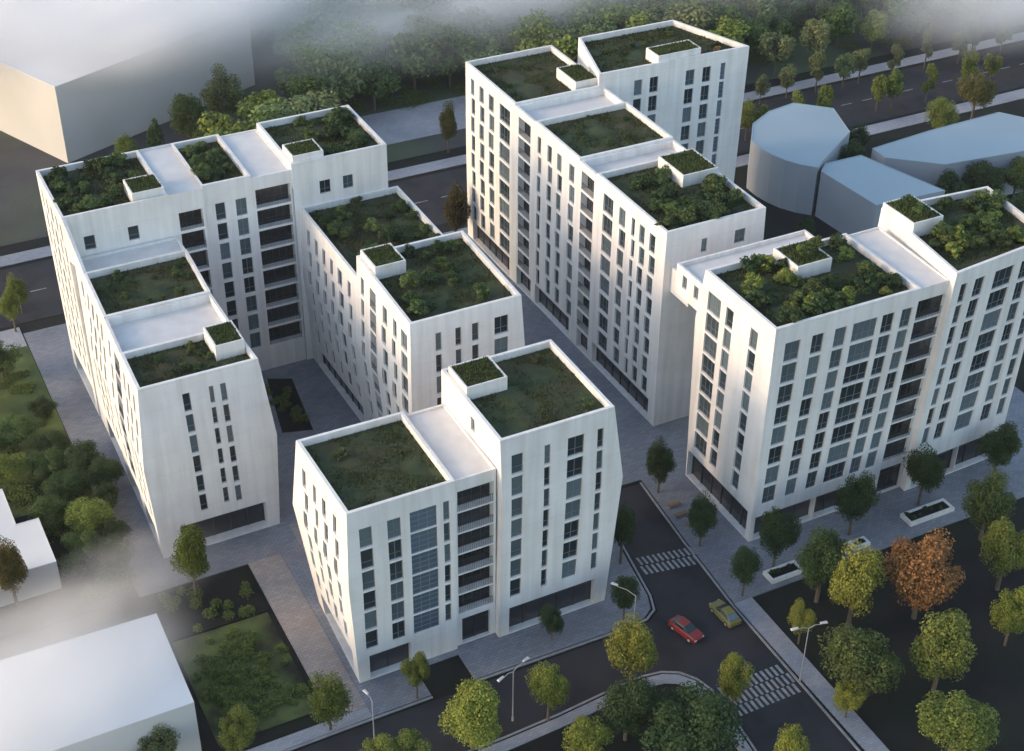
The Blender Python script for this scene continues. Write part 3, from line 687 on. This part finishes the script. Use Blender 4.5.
def shrub(x, y, z, w, h, colr, label, group):
    o = bpy.data.objects.new("shrub", rnd.choice(SHRUB)); COL.objects.link(o)
    o.location = (x, y, z + h * .42); o.scale = (w / 2, w / 2, h / 2); o.rotation_euler = (0, 0, rnd.random() * 6.28); o.color = vary(colr, .3)
    tag(o, label, "shrub", group); return o

STREET = "trees planted along the pavements of the blocks"
PARK = "trees in the dark park at the bottom right"
BOT = "trees along the bottom road"
T = [
 (86.8, 126.6, 8.5, 4.2, DRK, "dark green tree on the pavement near the far end of the lane", STREET),
 (86.0, 115.4, 8.2, 4.1, DRK, "dark green tree on the pavement beside the upper zebra crossing", STREET),
 (85.7, 105.6, 7.6, 3.8, DRK, "small dark green tree at the corner of the right block's pavement", STREET),
 (91.8, 107.9, 10.2, 5.2, DRK, "dark green tree in front of the right block's near corner", STREET),
 (104.0, 108.9, 10.1, 5.6, DRK, "dark green tree in front of the middle of the right block's first half", STREET),
 (115.4, 109.6, 10.2, 5.6, DRK, "dark tree beside the long planter in front of the right block", STREET),
 (127.4, 109.3, 9.5, 5.8, DRK, "dark tree nearest the far end of the right block's front", STREET),
 (118.2, 100.9, 11.2, 6.8, GRN, "mid green tree at the pavement edge below the far end of the right block", STREET),
 (93.1, 101.0, 11.2, 6.6, GRN, "round green tree touching a pale yellow one, left of the orange tree", PARK),
 (93.7, 95.7, 12.6, 6.6, YEL, "pale yellow-green tree left of the orange tree", PARK),
 (101.8, 93.6, 13.2, 9.4, ORG, "orange autumn tree in the dark park", PARK),
 (96.3, 83.6, 11.1, 8.0, YGR, "yellow-green tree just below the orange tree", PARK),
 (87.6, 86.4, 10.4, 9.4, (.075, .105, .035), "round mid-green tree beside the two-armed street lamp", PARK),
 (113.9, 93.0, 11.2, 6.6, YGR, "green tree at the right edge above a smaller yellow one", PARK),
 (108.3, 85.4, 8.8, 5.4, YEL, "yellow tree cut by the right edge of the photo", PARK),
 (91.5, 75.3, 9.1, 9.2, YGR, "large yellow-green tree at the bottom right corner", PARK),
 (87.1, 96.2, 6.8, 3.5, YEL, "narrow yellow tree just right of the lower zebra crossing", PARK),
 (74.4, 91.0, 9.0, 4.0, YEL, "narrow yellow tree at the left end of the lower zebra crossing", BOT),
 (85.0, 84.6, 6.0, 3.8, YEL, "small yellow tree on the lane's pavement at the bottom", PARK),
 (72.4, 78.2, 11.4, 4.4, YEL, "yellow tree at the bottom edge, below the lower zebra crossing", BOT),
 (71.0, 108.4, 7.1, 3.4, DRK, "dark green tree at the right corner of the front block's pavement", STREET),
 (61.8, 109.1, 5.8, 3.2, DRK, "small dark tree in front of the front block's taller half", STREET),
 (75.6, 117.0, 10.2, 3.4, DRK, "dark narrow tree between the front block and the lane", STREET),
 (66.4, 99.0, 10.4, 6.0, YEL, "yellow-green tree beside the red car", BOT),
 (62.0, 92.7, 8.7, 6.6, DRK, "dark green tree behind the curved footpath, left of the round one", BOT),
 (55.8, 98.7, 9.2, 4.8, YEL, "yellow tree at the middle of the bottom road's near edge", BOT),
 (44.4, 107.9, 7.2, 3.4, YGR, "narrow yellow-green tree in front of the front block's left shopfront", BOT),
 (46.5, 98.2, 9.4, 7.4, YEL, "large yellow tree in front of the garage ramp", BOT),
 (56.6, 91.5, 6.4, 5.2, YEL, "yellow tree cut by the bottom edge, right of the large yellow one", BOT),
 (36.2, 98.9, 6.8, 4.6, YGR, "low yellow-green tree beside the left street lamp", BOT),
 (39.6, 98.4, 6.4, 4.6, YGR, "low yellow-green tree cut by the bottom edge, left of the large yellow one", BOT),
 (34.3, 107.9, 8.6, 5.4, (.10, .13, .03), "green tree at the bottom left corner of the front block", BOT),
 (24.4, 108.2, 7.6, 4.3, YGR, "slender tree at the lower end of the sunken lawn", BOT),
 (16.5, 110.4, 6.4, 4.6, PAL, "pale tree against the misty hall in the bottom left corner", BOT),
 (66.2, 87.1, 9.5, 11.4, DRK, "large round dark tree inside the curve of the footpath", BOT),
 (27.6, 134.4, 10.6, 5.0, (.10, .14, .025), "bright green tree at the left block's front corner", STREET),
 (8.3, 141.9, 10.8, 4.6, (.11, .095, .03), "olive brown tree in front of the small low house", "trees on the left lawn"),
]
for x, y, h, w, c, l, g in T: tree(x, y, h, w, c, l, g)
# trees between the blocks and the northern road
tree(103.4, 226.5, 10, 4.0, (.07, .08, .025), "single dark olive tree on the pale pavement beyond the gap between blocks", "trees along the northern road")
tree(90.6, 196.0, 11, 5.0, (.075, .065, .03), "brownish tree pressed against the far end of the tall block", "trees behind the blocks")
tree(79.5, 194, 9, 5, DRK, "dark tree beside the rear wing's right end", "trees behind the blocks")
for x, y, h, w, c, l in ((54.0, 239.5, 12, 5.4, DRK, "dark upright tree against the misty hall"), (61.5, 245.5, 12, 7, GRN, "green tree right of the dark upright one, against the hall"),
                         (48.4, 238, 10, 4.6, YGR, "small yellow-green tree left of the dark upright one"), (69.7, 252, 13, 8.4, PAL, "pale hazy tree at the hall's right end"), (63.6, 239.5, 10, 7, GRN, "low bushy tree behind the rear wing's white roof strip")):
    tree(x, y, h, w, c, l, "trees between the left block and the misty hall", 'cone' if 'upright' in l and c == DRK else 'broad')
for i, (x, y, h, w) in enumerate(((20.6, 201, 8, 3.6), (22.6, 206, 7, 3.4))): tree(x, y, h, w, YGR, ("nearer" if i == 0 else "farther") + " of two small yellow-green trees beside the left road", "trees beside the left road")
for x, y, h, w, l in ((14.5, 224, 9, 6, "dark tree on the far side of the left road, nearer the hall"), (20.0, 228, 9, 6, "dark tree on the far side of the left road, beside the block")): tree(x, y, h, w, DRK, l, "trees beside the left road")
# northern road: two rows
i = 0
for x in range(118, 300, 6):
    for y, c in ((206.5, YGR), (218.3, PAL)):
        if rnd.random() < .2: continue
        tree(x + rnd.uniform(-2, 2), y + rnd.uniform(-1, 1), rnd.uniform(6.5, 9), rnd.uniform(3.4, 5), c, ("yellow-green tree in the near row along the northern road" if y < 210 else "pale green tree in the far row along the northern road"), "trees along the northern road", 'loose')
# wood beyond the northern road
k = 0
def in_view(x, y, mgn=60):
    d = Vector((x, y, 5)) - CAMP; f = d.dot(fw); return -mgn < 512 + 1517.9 * d.dot(rt) / f < 1024 + mgn and 375 - 1517.9 * d.dot(up) / f > -40
pts = []
for _ in range(4000):
    x, y = rnd.uniform(50, 300), rnd.uniform(229, 345)
    if not in_view(x, y): continue
    if (Vector((x, y)) - Vector((55, 272))).length < 34: continue
    if 84 < x < 122 and 229 < y < 248: continue
    if noise.noise(Vector((x * .03, y * .03, 2))) < -.42: continue
    if any((x - a) ** 2 + (y - b_) ** 2 < 33 for a, b_ in pts): continue
    pts.append((x, y))
for x, y in pts[:230]:
    c = rnd.choice([GRN, GRN, PAL, PAL, PAL, YGR, (.14, .17, .085)]); c = tuple(q * 1.35 for q in c); h = rnd.uniform(8, 14)
    nm = {.03: "green", .08: "pale green", .03: "green"}.get(0, "") or ("green" if c[0] < .12 else "yellow-green" if c[2] < .06 else "pale green")
    belt = "near edge" if y < 245 else "middle" if y < 275 else "far part"
    tree(x, y, h, h * rnd.uniform(.75, 1.05), c, nm + " tree at the " + belt + " of the northern wood", "trees of the northern wood", 'loose')
# trees round the blue-grey halls
for x, y, h, w, c, l in ((166.8, 190.6, 8, 5, DRK, "dark tree behind the blue-grey halls"), (160.8, 183.5, 9, 6, DRK, "dark tree in the gap between the blue-grey halls"), (169.5, 168, 8.5, 7, DRK, "dark spreading tree in front of the right-hand blue-grey hall"),
                         (176, 167.5, 9, 8, DRK, "broad dark tree before the blue-grey hall, second from the right block"), (183, 167, 9, 8, GRN, "green tree before the blue-grey hall at the right edge"), (190, 171, 9, 8, DRK, "dark tree at the right edge above the right block's roof"),
                         (176, 158, 8, 7, DRK, "dark tree just beyond the right block's far roof corner"), (141, 170, 6, 3.4, DRK, "small dark tree in the gap beside the tall block"), (186, 190.5, 9, 6, YGR, "yellow-green tree behind the right-hand blue-grey hall"), (198, 195, 11, 8, (.14, .13, .05), "straw coloured tree at the right edge near the northern road")):
    tree(x, y, h, w, c, l, "trees around the blue-grey halls")
# left lawn
UG = MB()
def bush(x, y, z, w, h, c=None):
    r = rnd
    for k in range(int(90 * w)):
        d = Vector((r.gauss(0, 1), r.gauss(0, 1), abs(r.gauss(0, 1)))).normalized() * (r.random() ** .4)
        p = Vector((x + d.x * w / 2, y + d.y * w / 2, z + d.z * h)); a = Vector((r.gauss(0, 1), r.gauss(0, 1), r.gauss(0, .5))).normalized() * .16; b2 = a.cross(Vector((r.gauss(0, .4), r.gauss(0, .4), 1))).normalized() * .1
        UG.face([p - a, p + b2, p + a, p - b2])
for i, (x, y, h, w) in enumerate(((14.8, 172.5, 5, 6.5), (18.4, 168, 4.4, 5.5), (17.2, 163.6, 5, 6), (21.6, 162, 5.5, 6), (23.4, 158.6, 5, 5.4), (18.6, 158, 5, 6), (15.2, 153.6, 5, 5), (19.6, 150.5, 5.5, 6.4), (17.4, 145.8, 5, 5.6), (20.6, 142.8, 5, 5), (22.0, 153.6, 4.6, 4.6), (12.4, 165.2, 5, 6), (9.6, 170.6, 5, 6), (21.2, 147, 4.4, 4.6))):
    tree(x, y, h, w, (GRN, DRK, GRN, YGR)[i % 4] if i not in (3, 4, 10) else DRK, ("low green tree", "low dark tree", "low green tree", "low yellow-green tree")[i % 4 if i not in (3, 4, 10) else 1] + " in the thicket beside the left block", "trees of the thicket")
for n_ in range(60):
    x, y = rnd.uniform(4, 21), rnd.uniform(166, 195); bush(x, y, -.05, rnd.uniform(1, 3), rnd.uniform(.2, .7))
for n_ in range(420):
    x, y = rnd.uniform(60, 280), rnd.uniform(229, 330)
    if in_view(x, y) and (Vector((x, y)) - Vector((55, 272))).length > 34 and not (84 < x < 122 and y < 248): bush(x, y, -.1, rnd.uniform(3, 7), rnd.uniform(1, 2.6))
for n_ in range(130):
    x, y = rnd.uniform(0, 21), rnd.uniform(139, 166)
    if x < 14.6 and y < 160: continue
    bush(x, y, -.05, rnd.uniform(2, 4), rnd.uniform(1.2, 2.6))
for x, y, h, w, l in ((16.5, 190, 6, 7, "low rounded tree at the far end of the lawn by the left road"), (11.5, 183, 6, 7, "rounded tree on the lawn cut by the left edge"), (19.2, 176.5, 4.5, 4, "small dark tree where the lawn meets the paving")):
    tree(x, y, h, w, GRN if 'dark' not in l else DRK, l, "trees on the left lawn")
for n_ in range(110):
    x, y = rnd.gauss(28.6, 2.8), rnd.gauss(119.5, 3.6)
    if not (23.4 < x < 33.8 and 111.5 < y < 127): continue
    bush(x, y, -.05, rnd.uniform(.9, 2.2), rnd.uniform(.4, 1.0))
for n_ in range(16):
    x, y = rnd.uniform(23.6, 33.6), rnd.uniform(128.6, 135.6)
    bush(x, y, 0, rnd.uniform(1, 2.4), rnd.uniform(.6, 1.4))
for n_ in range(14): bush(rnd.uniform(48.6, 51.6), rnd.uniform(160.5, 171), .02, rnd.uniform(1, 1.8), rnd.uniform(.6, 1.1))
UGo = tag(UG.build("undergrowth", "leaf"), kind="stuff"); UGo.color = (.11, .155, .048, 1)

# roof shrubs
def roof_shrubs(x0, x1, y0, y1, z, n, cols_, wr, label, group, avoid=None):
    for _ in range(n):
        x, y = rnd.uniform(x0, x1), rnd.uniform(y0, y1)
        if avoid and avoid[0] < x < avoid[1] and avoid[2] < y < avoid[3]: continue
        w = rnd.uniform(*wr); shrub(x, y, z, w, w * rnd.uniform(.55, .85), rnd.choice(cols_), label, group)
roof_shrubs(93.6, 110.8, 114.6, 126.6, 30.65, 44, [DRK, GRN, YGR, YGR], (2.0, 3.8), "leafy shrub on the right block's nearer planted roof", "shrubs on the right block's nearer roof", (100.6, 107, 121, 127.2))
roof_shrubs(118.8, 133, 116, 127, 31.85, 30, [DRK, GRN, GRN, YGR], (2.0, 3.8), "shrub on the right block's farther planted roof", "shrubs on the right block's farther roof", (118, 124, 122, 128.8))
roof_shrubs(102.4, 105.0, 122.6, 125.6, 33.0, 4, [YGR, GRN], (1.4, 2.6), "shrub growing in the white box on the right block's roof", "shrubs in the white roof box")
roof_shrubs(120, 122.6, 123.6, 127.2, 34.3, 4, [DRK, GRN], (1.2, 2.0), "shrub on the small raised box of the right block's farther roof", "shrubs in the farther white roof box")
roof_shrubs(94.8, 107.2, 140.2, 155.6, 29.55, 36, [DRK, GRN, GRN], (2.0, 3.8), "leafy shrub on the tall block's nearest planted terrace", "shrubs on the tall block's nearest terrace", (101.8, 108.6, 149, 156.5))
roof_shrubs(94.6, 107.2, 163, 173.6, 29.55, 12, [DRK], (.7, 1.4), "low dark shrub on the tall block's middle terrace", "shrubs on the tall block's middle terrace")
roof_shrubs(94.6, 103.5, 182.4, 196.4, 29.55, 10, [DRK], (.7, 1.4), "low dark shrub on the tall block's farthest terrace", "shrubs on the tall block's farthest terrace")
roof_shrubs(113, 128, 184.5, 192.6, 31.45, 14, [DRK, GRN], (.8, 1.8), "shrub on the roof of the tall block's rear wing", "shrubs on the rear wing of the tall block")
roof_shrubs(126, 131, 182, 185, 31.45, 6, [DRK, ORG], (.8, 1.6), "reddish shrub at the right end of the tall block's rear wing", "reddish shrubs on the rear wing")
roof_shrubs(58.8, 70.8, 138.6, 153.4, 27.15, 22, [DRK, GRN, GRN], (1.6, 3.2), "shrub on the middle wing's taller roof", "shrubs on the middle wing's taller roof", (57.6, 62.8, 148.8, 154.6))
roof_shrubs(58.8, 70.8, 156, 173.6, 23.95, 32, [DRK, GRN, GRN], (1.8, 3.2), "shrub on the middle wing's lower roof", "shrubs on the middle wing's lower roof")
roof_shrubs(62, 69.6, 176.4, 187.8, 30.65, 24, [DRK, GRN, GRN], (1.8, 3.2), "shrub on the right end of the rear wing's roof", "shrubs on the right end of the rear wing")
roof_shrubs(45.6, 50, 176.6, 187.8, 30.15, 16, [DRK, GRN, GRN], (1.8, 3.0), "shrub on the narrow planted strip of the rear wing's roof", "shrubs on the rear wing's narrow strip")
roof_shrubs(27.4, 38.6, 176, 187.8, 30.15, 28, [DRK, GRN, GRN], (1.8, 3.4), "shrub on the left corner of the rear wing's roof", "shrubs on the rear wing's left corner", (34.8, 40, 174.6, 180.2))
roof_shrubs(28, 39, 160.2, 169, 24.35, 14, [DRK, GRN], (.8, 1.8), "shrub on the left wing's middle roof", "shrubs on the left wing's middle roof")
roof_shrubs(27.6, 35.6, 143.6, 149.6, 24.35, 12, [DRK, GRN], (.8, 1.8), "shrub on the left wing's front roof", "shrubs on the left wing's front roof")
shrub(42.6, 122.8, 23.65, 2.2, 1.3, (.07, .09, .04), "single pale shrub on the front block's left roof", None)
shrub(68.6, 114.6, 27.55, 2.0, .9, GRN, "green shrub in the near right corner of the front block's taller roof", None)
shrub(67.6, 124.6, 27.55, 1.8, 1.0, (.06, .06, .03), "brownish shrub in the far corner of the front block's taller roof", None)
shrub(34.2, 148.9, 24.35, 1.4, 1.3, GRN, "small green bush against the white box on the left wing's front roof", None)

# ------------------------------------------------------------------ street lamps
def street_lamp(x, y, h, arms, label):
    root = tag(empty("street_lamp", (x, y, -.02)), label, "street lamp", "street lamps")
    mb = MB(); mb.tube((0, 0, -.1), (0, 0, .5), .14, .12, 10); mb.tube((0, 0, .5), (0, 0, h), .08, .05, 10); mb.build("pole", "lamp_metal", root)
    for a, L in arms:
        d = Vector((math.cos(a), math.sin(a), 0)); am = MB()
        am.tube((0, 0, h - .1), tuple(d * L * .5 + Vector((0, 0, h + .25))), .045, .04, 8); am.tube(tuple(d * L * .5 + Vector((0, 0, h + .25))), tuple(d * L + Vector((0, 0, h + .12))), .04, .035, 8)
        arm = am.build("arm", "lamp_metal", root)
        hm = MB(); c = d * (L + .35) + Vector((0, 0, h + .27)); s_ = Vector((-d.y, d.x, 0))
        hm.hexa([c - d * .45 - s_ * .13, c + d * .45 - s_ * .2, c + d * .45 + s_ * .2, c - d * .45 + s_ * .13], [c - d * .4 - s_ * .08 + Vector((0, 0, .16)), c + d * .35 - s_ * .12 + Vector((0, 0, .12)), c + d * .35 + s_ * .12 + Vector((0, 0, .12)), c - d * .4 + s_ * .08 + Vector((0, 0, .16))])
        hm.build("lamp_head", "lamp_glass", arm)
street_lamp(52.4, 100.4, 7.5, [(R(200), 1.6), (R(20), 1.6)], "street lamp on the bottom road beside the large yellow tree")
street_lamp(69.9, 104.6, 7.5, [(R(120), 2.4)], "street lamp with one long arm beside the red car")
street_lamp(83.9, 91.4, 8.0, [(R(170), 1.4), (R(-10), 1.4)], "two-armed street lamp right of the lower zebra crossing")
street_lamp(37.6, 103.6, 7.0, [(R(100), .8)], "street lamp at the front block's left corner")

# ------------------------------------------------------------------ cars
def car(x, y, rz, paint, label):
    root = tag(empty("car", (x, y, -.1), rz), label, "car")
    def loop(mb, secs, mi=0):
        for a, b2 in zip(secs, secs[1:]):
            n = len(a)
            for i in range(n): mb.face([a[i], a[(i + 1) % n], b2[(i + 1) % n], b2[i]], mi)
        mb.face(list(reversed(secs[0])), mi); mb.face(secs[-1], mi)
    def sec(xx, w, z0, z1, r=.12): return [(xx, -w, z0), (xx, w, z0), (xx, w, z1 - r), (xx, w - r, z1), (xx, -w + r, z1), (xx, -w, z1 - r)]
    mb = MB(); loop(mb, [sec(-2.15, .72, .4, .78), sec(-2.05, .85, .28, .92), sec(-1.2, .9, .24, .97), sec(.9, .9, .24, .95), sec(1.9, .84, .28, .82), sec(2.15, .7, .4, .66)])
    mb.build("body", paint, root)
    mb = MB(); loop(mb, [sec(-1.75, .74, .9, .98, .04), sec(-1.15, .68, .9, 1.40), sec(.15, .68, .9, 1.42), sec(1.0, .76, .9, .98, .04)]); cab = mb.build("cabin", "glass", root)
    mb = MB(); mb.hexa([(-1.12, -.62, 1.39), (.16, -.62, 1.41), (.16, .62, 1.41), (-1.12, .62, 1.39)], [(-1.05, -.55, 1.46), (.1, -.55, 1.48), (.1, .55, 1.48), (-1.05, .55, 1.46)]); mb.build("roof", paint, root)
    for sx in (-1.3, 1.3):
        for sy in (-1, 1):
            mb = MB(); mb.tube((0, -.11, 0), (0, .11, 0), .33, .33, 16); w = mb.build("wheel", "tyre", root, (sx, sy * .82, .33))
            mb = MB(); mb.tube((0, sy * .10, 0), (0, sy * .125, 0), .2, .18, 12); mb.build("rim", "lamp_metal", w)
    for sy in (-.6, .6):
        mb = MB(); mb.box(2.0, 2.17, sy - .14, sy + .14, .58, .70); mb.build("headlight", "lamp_glass", root)
        mb = MB(); mb.box(-2.17, -2.05, sy - .12, sy + .12, .64, .76); mb.build("tail_light", "red_paint", root)
car(76.4, 103.4, R(-76), "red_paint", "red car turning at the junction in front of the front block")
car(81.9, 103.6, R(93), "olive_paint", "olive yellow car on the lane coming up to the junction")

# ------------------------------------------------------------------ planters and benches
def planter(x0, x1, y0, y1, label, n):
    cx, cy = (x0 + x1) / 2, (y0 + y1) / 2
    root = tag(empty("planter", (cx, cy, 0)), label, "planter", "white rimmed planters on the pavement")
    mb = MB(); t = .35; X, Y = (x1 - x0) / 2, (y1 - y0) / 2
    mb.box(-X, X, -Y, -Y + t, -.05, .55); mb.box(-X, X, Y - t, Y, -.05, .55); mb.box(-X, -X + t, -Y + t, Y - t, -.05, .55); mb.box(X - t, X, -Y + t, Y - t, -.05, .55)
    mb.build("rim", "render_white", root); mb = MB(); mb.box(-X + t, X - t, -Y + t, Y - t, -.02, .4); mb.build("soil_bed", "soil", root)
    for k in range(n): shrub(rnd.uniform(x0 + .6, x1 - .6), rnd.uniform(y0 + .5, y1 - .5), .4, rnd.uniform(.5, 1.0), rnd.uniform(.4, .8), DRK, "low dark shrub in a white rimmed planter", "shrubs in the white rimmed planters")
planter(111.8, 118.8, 106.6, 108.8, "long white rimmed planter under the dark tree before the right block", 7)
planter(90.0, 94.6, 105.6, 107.6, "short white rimmed planter at the near corner of the right block's pavement", 4)
planter(102.6, 105.0, 106.0, 107.4, "small white rimmed planter in the middle of the right block's pavement", 2)
for i, (x, y) in enumerate(((83.5 + 3.4, 121.2), (83.5 + 3.6, 123.2), (83.5 + 3.8, 119.2))):
    root = tag(empty("bench", (x, y, 0)), ["middle of three benches", "farthest of three benches", "nearest of three benches"][i] + " beside the lane near the right block", "bench", "benches beside the lane")
    mb = MB(); mb.box(-.9, .9, -.25, .25, .42, .5); mb.build("seat", "bench_wood", root)
    for sx in (-.7, .7): mb = MB(); mb.box(sx - .08, sx + .08, -.22, .22, 0, .42); mb.build("leg", "kerb_stone", root)

# ------------------------------------------------------------------ labels that single out each repeat
def sx(o):
    d = o.location - CAMP; return d.dot(rt) / d.dot(fw)
by = {}
for o in COL.objects:
    if o.parent is None and "label" in o and o.get("group"): by.setdefault((o["group"], o["label"]), []).append(o)
def ordn(n): return "%d%s" % (n, "th" if 10 <= n % 100 <= 20 else {1: "st", 2: "nd", 3: "rd"}.get(n % 10, "th"))
for (g, l), os_ in by.items():
    if len(os_) > 1:
        os_.sort(key=sx)
        for i, o in enumerate(os_): o["label"] = l + ", " + ordn(i + 1) + " from the left"

# ------------------------------------------------------------------ air and drifting mist
def vol_mat(name, dens, col=(.9, .93, .97), noise_scale=None, lo=.45, hi=.75, falloff=True):
    mt = bpy.data.materials.new(name); mt.use_nodes = True; nt = mt.node_tree; nt.nodes.remove(nt.nodes["Principled BSDF"])
    pv = nt.nodes.new("ShaderNodeVolumePrincipled"); pv.inputs["Color"].default_value = (*col, 1); pv.inputs["Density"].default_value = dens; pv.inputs["Anisotropy"].default_value = .2
    nt.links.new(pv.outputs[0], nt.nodes["Material Output"].inputs["Volume"])
    if noise_scale:
        tc = nt.nodes.new("ShaderNodeTexCoord"); ns = nt.nodes.new("ShaderNodeTexNoise"); ns.inputs["Scale"].default_value = noise_scale; ns.inputs["Detail"].default_value = 3
        mr = nt.nodes.new("ShaderNodeMapRange"); mr.inputs[1].default_value = lo; mr.inputs[2].default_value = hi; mr.inputs[3].default_value = 0; mr.inputs[4].default_value = 1
        ln = nt.nodes.new("ShaderNodeVectorMath"); ln.operation = 'LENGTH'
        m2 = nt.nodes.new("ShaderNodeMapRange"); m2.interpolation_type = 'SMOOTHSTEP'; m2.inputs[1].default_value = .1; m2.inputs[2].default_value = 1.0; m2.inputs[3].default_value = 1; m2.inputs[4].default_value = 0
        mu = nt.nodes.new("ShaderNodeMath"); mu.operation = 'MULTIPLY'; md = nt.nodes.new("ShaderNodeMath"); md.operation = 'MULTIPLY'; md.inputs[1].default_value = dens
        nt.links.new(tc.outputs["Object"], ns.inputs["Vector"]); nt.links.new(ns.outputs["Fac"], mr.inputs[0])
        nt.links.new(tc.outputs["Object"], ln.inputs[0]); nt.links.new(ln.outputs["Value"], m2.inputs[0])
        nt.links.new(mr.outputs[0], mu.inputs[0]); nt.links.new(m2.outputs[0], mu.inputs[1]); nt.links.new(mu.outputs[0], md.inputs[0]); nt.links.new(md.outputs[0], pv.inputs["Density"])
    MAT[name] = mt; return mt
vol_mat("haze_air", .00006, (.92, .95, .98))
mb = MB(); mb.box(-1700, 2700, -1400, 3200, -1.2, 130)
tag(mb.build("haze", "haze_air"), kind="stuff")
def mist(x, y, z, rx, ry, rz, rot, dens, sc, i):
    vol_mat("mist_%d" % i, dens, (.97, .97, .98), sc, .25, .80)
    bm = bmesh.new(); bmesh.ops.create_icosphere(bm, subdivisions=3, radius=1); me = bpy.data.meshes.new("mist"); bm.to_mesh(me); bm.free(); me.materials.append(MAT["mist_%d" % i])
    o = bpy.data.objects.new("mist", me); COL.objects.link(o); o.location = (x, y, z); o.scale = (rx, ry, rz); o.rotation_euler = (0, 0, rot); tag(o, kind="stuff")
for i, a in enumerate(MISTS): mist(*a, i)
